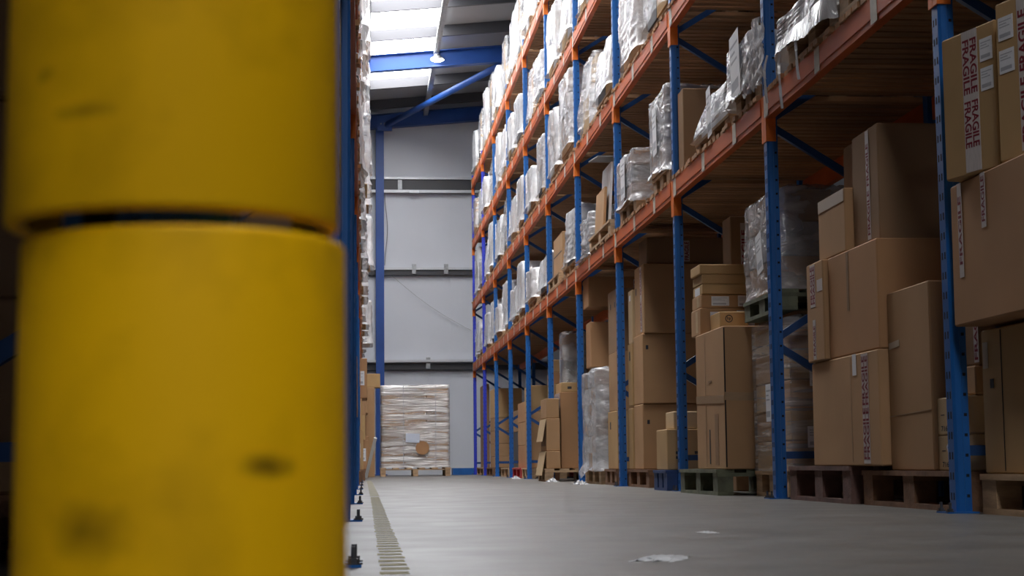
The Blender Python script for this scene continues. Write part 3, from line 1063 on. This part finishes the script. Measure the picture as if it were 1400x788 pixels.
lg = link('logo', cached('logo', logo_mesh), o, mtx=face_mtx(dm, 'near', -.035, dm[2]*.62, .0015, 0, (.05, .05, 1)))
link('lettering', text_mesh('hp', 'ink'), lg, mtx=Matrix.Diagonal((.5, .55, 1, 1)))
for i, yt in enumerate((385, 371, 357)):
    znew = onx(963, yt, Xs)[2]
    ex = (.0, .0, .015)[i]
    o, dm = carton(Xs+.015-ex, Ydn+1.05, Ydn+.74, zz, znew-zz-.001, .42, 'card_tan', ('bottom', 'middle', 'top')[i]+' flat tan carton of three crowning the stack on the tall carton')
    if i == 0: slab_on(o, dm, 'aisle', -.0, dm[2]*.4, .16, dm[2]*.8, 'paper', 'paper_label')
    zz = znew
# shadowed cartons behind the third upright
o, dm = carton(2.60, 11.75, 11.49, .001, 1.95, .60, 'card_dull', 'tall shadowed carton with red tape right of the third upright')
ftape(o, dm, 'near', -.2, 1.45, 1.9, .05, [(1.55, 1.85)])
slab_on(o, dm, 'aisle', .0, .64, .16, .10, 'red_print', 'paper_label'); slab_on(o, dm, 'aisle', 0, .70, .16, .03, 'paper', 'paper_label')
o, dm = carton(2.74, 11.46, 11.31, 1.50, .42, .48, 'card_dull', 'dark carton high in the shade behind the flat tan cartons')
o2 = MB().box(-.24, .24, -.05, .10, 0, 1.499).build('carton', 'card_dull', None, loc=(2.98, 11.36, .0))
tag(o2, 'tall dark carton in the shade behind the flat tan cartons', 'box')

# --- between third and fourth upright
pallet(2.33, 13.50, 14.57, 0, .9, 'wood_brown', 'brown pallet under the carton stack right of the fourth upright', .15)
pallet(2.20, 11.98, 12.52, 0, .8, 'wood_blue', 'small blue-painted pallet in front of the third upright', .15)
zb = .151
Y3 = 13.93
def z3p(py, X): return ony(882, py, Y3)[2]
o, dm = carton(2.36, 14.38, Y3, zb, z3p(552, 0)-zb-.001, .62, 'card', 'bottom carton with a hand hole in the stack right of the fourth upright')
slab_on(o, dm, 'near', -dm[0]/2+.05, dm[2]*.72, .022, .035, 'ink', 'hand_hole')
zl = z3p(552, 0)
carton(2.345, 14.60, 14.39, zb, zl-zb-.02, .55, 'card_tan', 'narrow carton edged with film, bottom left of that stack, right of the fourth upright')
o, dm = carton(2.365, 14.38, Y3-.02, zl, z3p(456, 0)-zl-.001, .62, 'card', 'middle carton with a hand hole in the stack right of the fourth upright')
slab_on(o, dm, 'near', -dm[0]/2+.04, dm[2]*.80, .022, .035, 'ink', 'hand_hole')
zm = z3p(456, 0)
o, dm = carton(2.35, 14.60, 14.39, zl, zm-zl-.05, .55, 'card_tan', 'narrow carton with a square hole, middle left of that stack')
slab_on(o, dm, 'aisle', .0, dm[2]*.8, .05, .08, 'ink', 'hand_hole')
zk = z3p(361, 0)
o, dm = carton(2.38, 14.36, Y3-.04, zm, zk-zm, .60, 'card', 'tall carton with FRAGILE tape topping the stack right of the fourth upright')
ftape(o, dm, 'aisle', .10, .02, dm[2]*.97, .08, [(.04, .28), (.34, .56)])
slab_on(o, dm, 'aisle', -.15, dm[2]*.65, .04, .06, 'ink', 'hand_hole')
o, dm = carton(2.36, 14.60, 14.39, zm-.048, ony(868, 396, 14.39)[2]-zm+.048, .55, 'card_pale', 'pale carton with a white sticker beside the tall FRAGILE carton')
paper(o, dm, 'aisle', -.0, dm[2]*.85, .07, .05, bars=False)
o, dm = carton(2.42, 14.34, Y3, zk+.002, .23, .7, 'card_dull', 'dark FRAGILE-taped carton jammed beneath the deck above the tall carton')
ftape(o, dm, 'near', .0, .02, .2, .05, [(.03, .19)])
o, dm = carton(2.22, 12.50, 12.06, .152, ony(905, 587, 12.06)[2]-.152, .36, 'card_tan', 'small printed carton on the little blue pallet')
slab_on(o, dm, 'near', -.09, dm[2]*.42, .05, .02, 'ink', 'print'); slab_on(o, dm, 'near', .05, dm[2]*.42, .05, .02, 'ink', 'print'); slab_on(o, dm, 'near', -.09, dm[2]*.3, .05, .02, 'ink', 'print')
zq = .152+dm[2]+.001
o, dm = carton(2.28, 12.42, 12.10, zq, .13, .28, 'card_pale', 'tiny pale carton on the small printed carton')

# --- between fourth and fifth upright
pallet(2.33, 15.25, 15.98, 0, 1.0, 'wood_brown', 'brown pallet below the narrow tall cartons left of the fourth upright', .15)
zb = .151
Y4 = 15.36
def z4p(py): return ony(838, py, Y4)[2]
o, dm = carton(2.36, 15.95, Y4, zb, z4p(561)-zb-.001, .30, 'card_tan', 'tan carton with a keyhole slot left of the fourth upright, bottom')
slab_on(o, dm, 'aisle', -.12, dm[2]*.75, .06, .07, 'ink', 'hand_hole')
zl = z4p(561)
carton(2.37, 15.9, Y4, zl, z4p(480)-zl-.001, .30, 'card', 'plain carton left of the fourth upright, second from the floor')
zm = z4p(480)
o, dm = carton(2.38, 15.96, Y4+.02, zm, z4p(393)-zm, .34, 'card_dull', 'shaded carton with hand holes left of the fourth upright, third up')
for u in (-.12, .15): slab_on(o, dm, 'aisle', u, dm[2]*.75, .05, .05, 'ink', 'hand_hole')
load(2.28, 16.10, 17.22, .153, .98, .85, 'film_grey', ('white_goods', 'white_goods', 'card'), 'silvery film-wrapped load of white packs left of the narrow cartons', rows=6, cols=4, fine=True, amp=.022, skirt=.05, drop=.1)
pallet(2.31, 16.14, 17.18, 0, .79, 'wood', 'pallet under the silvery wrapped white packs', .15, True)
zt = .153+.98+.065
o, dm = carton(2.34, 17.30, 16.95, zt, ony(806, 440, 16.95)[2]-zt, .75, 'card_warm', 'large shadowed carton on the silvery wrapped packs')
zt = ony(806, 440, 16.95)[2]+.002
carton(2.60, 17.28, 16.97, zt, ony(806, 420, 16.95)[2]-zt, .5, 'card_dull', 'dark slim carton on the large shadowed carton')
zt = ony(806, 420, 16.95)[2]+.002
o, dm = carton(2.32, 17.32, 16.92, zt, ony(806, 378, 16.92)[2]-zt, .8, 'card_warm', 'large printed carton jutting out just under the deck, right of the fifth upright')
ftape(o, dm, 'near', .1, .02, dm[2]*.9, .05, [(.04, dm[2]*.85)])

# --- between fifth and sixth upright
Y5 = 19.56
def z5p(py): return ony(772, py, Y5)[2]
zb = .151
o, dm = carton(2.33, 20.14, Y5, zb, z5p(536)-zb-.001, .75, 'card_warm', 'large orange-brown carton with film over one edge, right of the sixth upright')
slab_on(o, dm, 'aisle', 0, dm[2]*.5, .50, dm[2]*.98, 'film_clear', 'film', off=.004)
zl = z5p(536)
for i in range(3):
    o, dm = carton(2.34+i*.21, 20.1, Y5+.02, zl, z5p(523)-zl-.001, .205, 'card_tan', ('left', 'middle', 'right')[i]+' small carton in the row on the large orange-brown carton')
    slab_on(o, dm, 'near', 0, .05, .05, .03, 'ink', 'print')
zr = z5p(523)
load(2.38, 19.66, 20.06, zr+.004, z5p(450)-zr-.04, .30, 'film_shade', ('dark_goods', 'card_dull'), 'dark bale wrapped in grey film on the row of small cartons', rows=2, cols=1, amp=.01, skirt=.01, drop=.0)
o, dm = carton(2.76, 20.05, 19.62, zr+.002, z5p(445)-zr, .4, 'card_warm', 'upright carton beside the dark wrapped bale')
slab_on(o, dm, 'near', -.15, .5, .03, .03, 'ink', 'hand_hole')
pallet(2.12, 19.40, 20.18, 0, 1.0, 'wood', 'pallet under the torn cartons and the large orange-brown carton', .15, True)


def open_carton(X, yf, yn, z0, h, d, label, m='card', flap=.18, seed=1):
    o, dm = carton(X, yf, yn, z0, h, d, m, label, name='open_carton')
    w = yf-yn
    b = MB()
    n = 6
    for i in range(n+1):
        t = i/n
        for s in (-1, 1):
            b.v.append((-d/2-.008-flap*.16*t, s*w*.49*(1+.06*t*s), h*.985-flap*t*.95))
    for i in range(n): b.f.append((2*i, 2*i+1, 2*i+3, 2*i+2))
    f = b.build('flap', 'card_pale', o)
    md = f.modifiers.new('thickness', 'SOLIDIFY'); md.thickness = .006
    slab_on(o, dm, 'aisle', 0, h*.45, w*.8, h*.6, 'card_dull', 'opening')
    return o


ya, yb = 20.14, 19.45
def ztop(px, py, Y): return ony(px, py, Y)[2]
z1 = ztop(745, 617, yb)
open_carton(2.14, ya, yb, .151, z1-.151, .17, 'lower torn carton with a drooping flap, left of the fifth upright', flap=.30)
z2 = ztop(745, 572, yb)
open_carton(2.15, ya, yb+.03, z1+.002, z2-z1-.003, .16, 'upper torn carton with a pale hanging flap, left of the fifth upright', flap=.28)
o, dm = carton(2.155, ya, yb+.05, z2+.002, ztop(748, 545, yb)-z2, .15, 'card', 'plain carton on the upper torn carton')
pallet(2.32, 20.5, 21.7, 0, .95, 'wood_brown', 'pallet just beyond the sixth upright from the right', .15, False)
z3 = .152
for (yt, y0, y1, m, lb) in ((580, 20.55, 21.6, 'card_warm', 'large floor carton just beyond the sixth upright from the right'), (545, 20.6, 21.5, 'card', 'second carton up, just beyond the sixth upright'), (525, 20.6, 21.3, 'card_tan', 'small carton, lowest of three beside the sixth upright'), (509, 20.62, 21.3, 'card_warm', 'small carton, middle of three beside the sixth upright'), (492, 20.62, 21.1, 'card_tan', 'small carton, top of three beside the sixth upright')):
    zt = ztop(749, yt, y0)
    carton(2.37, y1, y0, z3, zt-z3-.001, .5, m, lb)
    z3 = zt+.001

# --- sixth to tenth bay: smaller in the photo; xf, xn, ytop, base row
def stack(X, rows, base=.151):
    z = base
    for (xf, xn, yt, d, m, lb) in rows:
        o, dm, zt = cpx(xf, xn, yt, z, X, d, m, lb)
        z = zt+.001
    return z


for (y0, y1, m, lb) in ((23.2, 24.2, 'wood', 'pallet on the floor just beyond the seventh upright from the right'), (24.4, 25.7, 'red_plastic', 'bright red plastic pallet between far uprights'), (26.5, 27.9, 'wood', 'pallet on the floor under the dark mesh crate'), (29.8, 31.2, 'wood_brown', 'brown pallet under the column of four small cartons'), (32.0, 33.9, 'wood', 'pallet holding the tall brown panel near the end wall')):
    pallet(2.30, y0, y1, 0, .98, m, lb, .15, False)


def fstack(X, y0, y1, rows, d=.5):
    z = .152
    for (px, yt, m, lb) in rows:
        zt = ztop(px, yt, y0)
        carton(X, y1, y0, z, zt-z-.001, d, m, lb)
        z = zt+.001


fstack(2.34, 23.3, 24.1, [(715, 563, 'card', 'tall narrow carton between the seventh and eighth uprights from the right'), (715, 527, 'card_tan', 'squat carton on the tall narrow carton')])
fstack(2.38, 24.5, 25.6, [(703, 609, 'card_warm', 'bottom carton above the red pallet'), (703, 577, 'card', 'middle carton above the red pallet'), (703, 549, 'card_warm', 'reddish top carton above the red pallet')])
fstack(2.50, 26.6, 27.8, [(690, 590, 'dark_goods', 'dark crate between far uprights'), (690, 560, 'card_dull', 'dull carton on the dark crate')])
fstack(2.36, 29.9, 31.0, [(672, 624.5, 'card', 'lowest of the column of four small cartons near the end wall'), (672, 607, 'card', 'second from the floor in the column of four small cartons'), (672, 589.5, 'card', 'third from the floor in the column of four small cartons'), (672, 571, 'card', 'top of the column of four small cartons'), (672, 531, 'card_tan', 'upright carton on the column of four small cartons')])
fstack(2.36, 32.2, 33.6, [(658, 525, 'card_dull', 'tall brown panel standing in the last rack bay')], .08)
# film skirts trailing on the floor
for i, (px, py, w_, lb) in enumerate(((800, 659, .5, 'trailing film in front of the fifth upright'), (866, 662, .45, 'trailing film by the pallet left of the third upright'), (725, 655, .3, 'film scrap on the floor by the seventh upright'))):
    q = onz(px, py)
    crumple(2.13, q[1], .12, w_, .05, 'film_white', 'film_scrap', 'crumpled '+lb, 30+i)

# ----------------------------------------------------- loads on the shelves
def shelf_x(px, k, X=2.25): return None


def sload(k, xf, xn, ytn, X=2.25, ym=None, d=.95, film='film_grey', goods=('card',), label='', ph=.13, wood='wood', lab=None, parts=False, pover=.05, fine=False, over=0, group=None, **kw):
    """pallet + wrapped load on shelf k from photo pixels of its aisle face"""
    zs = shelf(k)+.001
    ym = ym or (ytn, ytn)
    yf = onx(xf, ym[0], X)[1]; yn = onx(xn, ym[1], X)[1]
    zt = onx(xn, ytn, X)[2]
    pallet(X+.0, yn-.0, yf, zs, d, wood, 'pallet under the '+label, ph, parts, inset=.025)
    return load(X-over, yn+.01, yf-.01, zs+ph+.001, max(.12, zt-zs-ph-.02), d+over, film, goods, label, lab=lab, fine=fine, group=group, **kw)


# lowest shelf
ld = sload(1, 1071, 1140, -4, 2.24, ym=(100, 20), film='film_white', goods=('dark_goods', 'grey_goods'), label='low crumpled bundle in milky film above the second upright', wood='wood', parts=True, fine=True, amp=.022, skirt=.03, drop=.105, dmin=.55, over=.03, rows=1, cols=3, ph=.12)
yA = ld.location.y-(onx(1071, 100, 2.24)[1]-onx(1140, 20, 2.24)[1])/2
yB = 2*ld.location.y-yA
for yy, ln_, xx in ((8.72, .22, 0), (8.42, .30, .004), (8.06, .24, 0)):
    tl = MB(); prev = None
    for i in range(7):
        q = Vector((2.205+xx-.02*math.sin(i*.5)-ld.location.x, yy+.012*math.sin(i*1.3)-ld.location.y, shelf(1)+.13-ln_*i/6*1.2-ld.location.z))
        if prev is not None: tl.bar(prev, q, .014, .004)
        prev = q
    tl.build('film_tail', 'film_white', ld)
# loose film of the bundle hanging over the second upright
fb = MB(); rr_ = np.random.RandomState(3)
ny, nz = 30, 16
for i in range(ny+1):
    for j in range(nz+1):
        y = yp(1)-.32+.44*i/ny
        top = .40-.10*abs(i/ny-.45)*2
        z = shelf(1)+.0+(top+.02*math.sin(i*.9))*(j/nz)+.02*math.sin(i*1.7)*(1-j/nz)
        x = 2.205-.025*(1-(j/nz))*math.sin(i*.7+j*.4)**2-.02*abs(math.sin(i*.55-j*.5))+rr_.uniform(-.006, .006)
        fb.v.append((x-ld.location.x, y-ld.location.y, z-ld.location.z))
for i in range(ny):
    for j in range(nz):
        q = i*(nz+1)+j
        fb.f.append((q, q+1, q+nz+2, q+nz+1))
fb.build('film_flap', 'film_white', ld, True)
zs = shelf(1)
pallet(2.25, 6.6, yA-.06, zs+.001, .95, 'wood', 'bare pale pallet end beside the low milky bundle, lowest shelf', .13)
sload(1, 999, 1035, 35, 2.25, ym=(130, 90), film='film_grey', goods=('card_dull', 'grey_goods'), label='silvery wrapped load with a white sheet, just left of the second upright', lab=(-.02, .52, .24, .40, .08), parts=True, fine=True, amp=.010, skirt=.03, drop=.11, dmin=.4, rows=2, cols=1, over=.03)
sload(1, 946, 993, 101, 2.27, ym=(205, 140), film='film_grey', goods=('white_goods', 'grey_goods'), label='small wedge-shaped wrapped load with a white sheet on the lowest shelf', lab=(.10, .42, .13, .33, .12), parts=True, fine=True, amp=.010, skirt=.05, drop=.0, rows=2, cols=1, taper=(.05, .46), lean=-.25, ph=.10)
sload(1, 887, 911, 110, 2.26, ym=(190, 180), d=.55, film='film_grey', goods=('card_dull', 'grey_goods'), label='tall wrapped load with a white sheet hiding behind the third upright', lab=(-.05, .55, .16, .38, .05), parts=True, fine=True, amp=.009, rows=3, cols=1, skirt=.05)
zz = shelf(1)
yq = yp(2)-.6
o, dm = carton(2.30, 11.79, 11.60, zz+.001, onx(945, 106, 2.3)[2]-zz, .7, 'card_dull', 'tall plain carton in the shade beside the third upright, lowest shelf')
sload(1, 843, 866, 198, 2.24, ym=(270, 250), d=.55, film='film_grey', goods=('card_warm', 'grey_goods'), label='boxy wrapped load with a white sheet between third and fourth uprights', lab=(.0, .55, .22, .36, 0), parts=True, fine=True, amp=.01, rows=3, cols=1)
# opened cartons and sheets, fourth bay
ya, yb = onx(808, 300, 2.26)[1], onx(837, 300, 2.26)[1]
pallet(2.24, yb, ya, zz+.001, .95, 'wood', 'pallet with leaning boards on the lowest shelf, left of the fourth upright', .13)
zc_ = zz+.132
o, dm = carton(2.36, yb+.42, yb+.02, zc_, onx(835, 245, 2.36)[2]-zc_-.02, .5, 'card', 'upright carton on the lowest shelf left of the fourth upright')
slab_on(o, dm, 'aisle', 0, dm[2]*.5, .008, dm[2]*.97, 'card_tape', 'flap_edge')
for i, (dx, hh, m, lb) in enumerate(((.0, .38, 'card', 'short brown board leaning at the pallet edge, fourth bay'), (.05, .62, 'white_goods', 'white board standing behind the short brown board'))):
    b = MB().box(-.012, .012, -.28, .28, 0, hh).build('board', m, None, loc=(2.255+dx, yb+.75, zc_))
    b.rotation_euler = (0, .06, 0)
    tag(b, lb, 'board')
b = MB().box(-.01, .01, -.42, .42, -.008, .008)
sh = MB().box(-.20, .25, -.33, .33, 0, .012).build('sheet', 'grey_goods', None, loc=(2.40, yb+.76, zc_+.69))
sh.rotation_euler = (.10, 0, 0)
tag(sh, 'thin dark sheet lying across the white board top', 'sheet')
load(2.28, 16.32, 17.12, zz+.002, .42, .9, 'film_grey', ('dark_goods', 'grey_goods'), 'messy film bundle just right of the fifth upright, lowest shelf', amp=.05, rows=1, cols=2, skirt=.08, drop=.0, fine=True)
# fifth bay
o, dm = carton(2.32, 20.0, 19.1, zz+.132, onx(765, 320, 2.32)[2]-zz-.132, .5, 'card', 'tan carton stack end right of the sixth upright, lowest shelf')
slab_on(o, dm, 'aisle', 0, dm[2]*.55, dm[1]*.9, .012, 'ink', 'gap')
pallet(2.26, 18.98, 20.08, zz+.001, .95, 'wood', 'pale pallet with a tan carton between fifth and sixth uprights, lowest shelf', .13)
pallet(2.30, 17.68, 18.84, zz+.001, .9, 'wood', 'pallet under the bulging grey and black bundle, lowest shelf', .13)
load(2.30, 17.72, 18.80, zz+.133, .62, .85, 'film_white', ('dark_goods', 'grey_goods'), 'bulging grey and black wrapped bundle left of the fifth upright, lowest shelf', amp=.045, rows=2, cols=1, skirt=.04, drop=.0, fine=True, taper=(.1, .1))

# the remaining shelf positions: (level, bay, slot) -> wrapped load; bay n lies between uprights n and n+1 counted from the right
r2 = random.Random(11)
DONE = {(1, 1), (1, 2), (1, 3), (1, 4), (1, 5)}
HT = {1: (.38, .72), 2: (.48, .88), 3: (.5, .88), 4: (.75, 1.25)}
FILMS = ['film_white', 'film_white', 'film_grey', 'film_clear', 'film_clear']
LOOK = {'film_white': 'milky white', 'film_grey': 'silvery grey', 'film_clear': 'clear'}
GOODS = [('card',), ('white_goods', 'card_pale'), ('grey_goods',), ('card', 'white_goods'), ('card_tan', 'dark_goods')]
for n in range(2, 11):
    for k in (1, 2, 3, 4):
        if (k, n) in DONE: continue
        # leave out what lies wholly above the frame
        if (k == 2 and n < 3) or (k == 3 and n < 4) or (k == 4 and n < 5): continue
        ya, yb = yp(n-1), yp(n)
        for s, (a, b_) in enumerate(((ya+.17, ya+1.30), (ya+1.48, yb-.17))):
            fm_ = r2.choice(FILMS if k > 1 else FILMS[:3])
            gd = r2.choice(GOODS)
            h = r2.uniform(*HT[k])
            tp = (r2.choice((0, 0, .1)), r2.choice((0, .08, .2, .3)))
            ins = r2.uniform(0, .2)
            X = 2.285+r2.uniform(-.03, .03)
            zs = shelf(k)+.001
            half = 'nearer' if s == 0 else 'farther'
            lb = '%s wrapped load, %s shelf, %s half, %s' % (LOOK[fm_], LEV[k], half, between(n).replace('between the ', 'between ').replace(' blue', '').replace('the right', 'right'))
            pallet(X+.01, a, b_, zs, .97, r2.choice(('wood', 'wood', 'wood_brown')), 'pallet on %s shelf, %s half, %s' % (LEV[k], half, between(n).replace(' blue', '')), .13, n < 5, group='pallets on the right rack shelves', inset=.03)
            lab = (r2.uniform(-.2, .2), r2.uniform(.4, .65), .16, .26) if r2.random() < .55 else None
            load(X, a+ins, b_-r2.uniform(0, .06), zs+.131, h, .98, fm_, gd, lb, lab=lab, rows=2, cols=2, amp=r2.uniform(.015, .04), skirt=.03, drop=.0, taper=tp, lean=0, peak=.03, fine=n < 6, group='wrapped loads on the right rack shelves')

# ----------------------------------------------- left rack, seen edge-on
for n in range(0, 12):
    ya, yb = fl[n], fl[n+1]
    over = .0 if n < 3 else min(.22, .03*(n-2))
    for k in (1, 2, 3, 4):
        if n < 2 and k > 2: continue
        for s, (a, b_) in enumerate(((ya+.2, ya+1.30), (ya+1.50, yb-.2))):
            ov = over*r2.uniform(.2, 1.0)-.03
            zs = shelf(k)+.001
            fm_ = r2.choice(FILMS[:3]); h = r2.uniform(.6, .9)
            half = 'nearer' if s == 0 else 'farther'
            pallet(XL-1.0+min(.05, ov), a, b_, zs, 1.0, r2.choice(('wood', 'wood_brown')), 'left rack pallet, %s shelf, %s half of %s bay from the yellow guard' % (LEV[k], half, ORD[n+1]), .13, False, group='pallets on the left rack shelves', inset=.03)
            load(XL-1.0+ov, a, b_, zs+.131, h, 1.0, fm_, r2.choice(GOODS), '%s wrapped load, left rack, %s shelf, %s half, %s bay from guard' % (LOOK[fm_], LEV[k], half, ORD[n+1]), rows=2, cols=1, amp=r2.uniform(.015, .04), skirt=.04, drop=.0, taper=(r2.choice((0, .05)), r2.choice((0, .1))), group='wrapped loads on the left rack shelves')
# cartons on the floor of the left rack
for n in range(1, 12):
    ya, yb = fl[n], fl[n+1]
    if n == 11: yb -= .6
    w = 1.15
    x0 = XL-.95+(.0 if n < 6 else .03*(n-5))
    pallet(x0-.02, ya+.2, ya+.2+w, 0, .95, 'wood_brown', 'brown pallet on the floor, %s bay of the left rack from the guard' % ORD[n+1], .15, False)
    z = .151
    for i in range(3):
        h = r2.uniform(.38, .58)
        dx = r2.uniform(-.05, .05)
        o, dm = carton(x0+dx, ya+.2+w-r2.uniform(0, .2), ya+.2+r2.uniform(0, .15), z, h, .92, r2.choice(('card', 'card_warm', 'card_tan')) if n > 1 else 'card_dull', '%s carton in the floor stack, %s bay of the left rack from the guard' % (('bottom', 'middle', 'top')[i], ORD[n+1]))
        if r2.random() < .5 and n > 1: paper(o, dm, 'near', dm[0]/2-.1, dm[2]*.5, .12, .2)
        z += h+.002
# things leaning out into the aisle at the far end, left
q = onz(497, 655)
st = MB().bar((0, 0, 0), (.15, -.35, .62), .05, .02, up=(0, 1, 0)).build('wooden_batten', 'stick', None, loc=(.03, fl[9]+.1, .012))
tag(st, 'white batten leaning out from the left rack cartons near the floor', 'batten')
o, dm = carton(-.20, fl[10]+1.9, fl[10]+1.5, 1.62, .25, .5, 'card_tan', 'open yellowish carton jutting into the aisle from the left rack')
o2, dm2 = carton(-.30, fl[10]+2.05, fl[10]+1.45, .001, 1.617, .5, 'card', 'tall carton carrying the yellowish carton, far end of the left rack')

# -------------------------------------------------- pallet at the end wall
YE = 31.2
xa, xb = ony(520, 640, YE)[0], ony(616, 640, YE)[0]
pallet(xa, YE, YE+1.1, 0, xb-xa, 'wood', 'pale pallet under the big wrapped load by the end wall', .16)
zt = ony(568, 526, YE)[2]
w_ = xb-xa
end = link('wrapped_load', None, loc=((xa+xb)/2, YE+.55, .161))
tag(end, 'big square film-wrapped load with cartons standing alone before the end wall', 'wrapped load')
hh = zt-.161-.02
for i in range(4):
    for j in range(3):
        ww = (w_*.96)/3
        link('carton', carton_mesh(ww*.975, 1.0, hh/4*.985, ('card', 'card_dull', 'card')[(i+j) % 3], 900+i*3+j), end, loc=(-w_*.485+ww*(j+.5), 0, i*hh/4))
link('film', film_mesh(w_*.985, 1.07, hh, 'film_load', 77, n=150, k=40, amp=.010, skirt=.012, drop=.0, peak=.01), end)
for u in (-.17, .29): slab_on(end, (w_, 1.07, hh), 'near', u*w_, hh*.5, .012, hh, 'grey_goods', 'strap', off=.03)
slab_on(end, (w_, 1.07, hh), 'near', -.04*w_, hh*.36, .26, .17, 'paper_blue', 'document_pouch', off=.035, rot=-.05)
crd = MB().lathe([(0.001, 0), (.13, 0), (.13, .002), (.001, .002)], 14).build('bare_patch', 'card_warm', end, mtx=face_mtx((w_, 1.07, hh), 'near', .10*w_, hh*.24, .03))
# blue item on the floor beside it
p = ony(634, 646, 34.6)
bi = MB().box(-.22, .22, -.3, .3, .02, .14).box(-.22, .22, -.3, -.2, 0, .02).box(-.22, .22, .2, .3, 0, .02).build('floor_block', 'blue', None, loc=(p[0]-.02, 34.6, 0))
tag(bi, 'low flat blue block on the floor right of the big wrapped load', 'block')
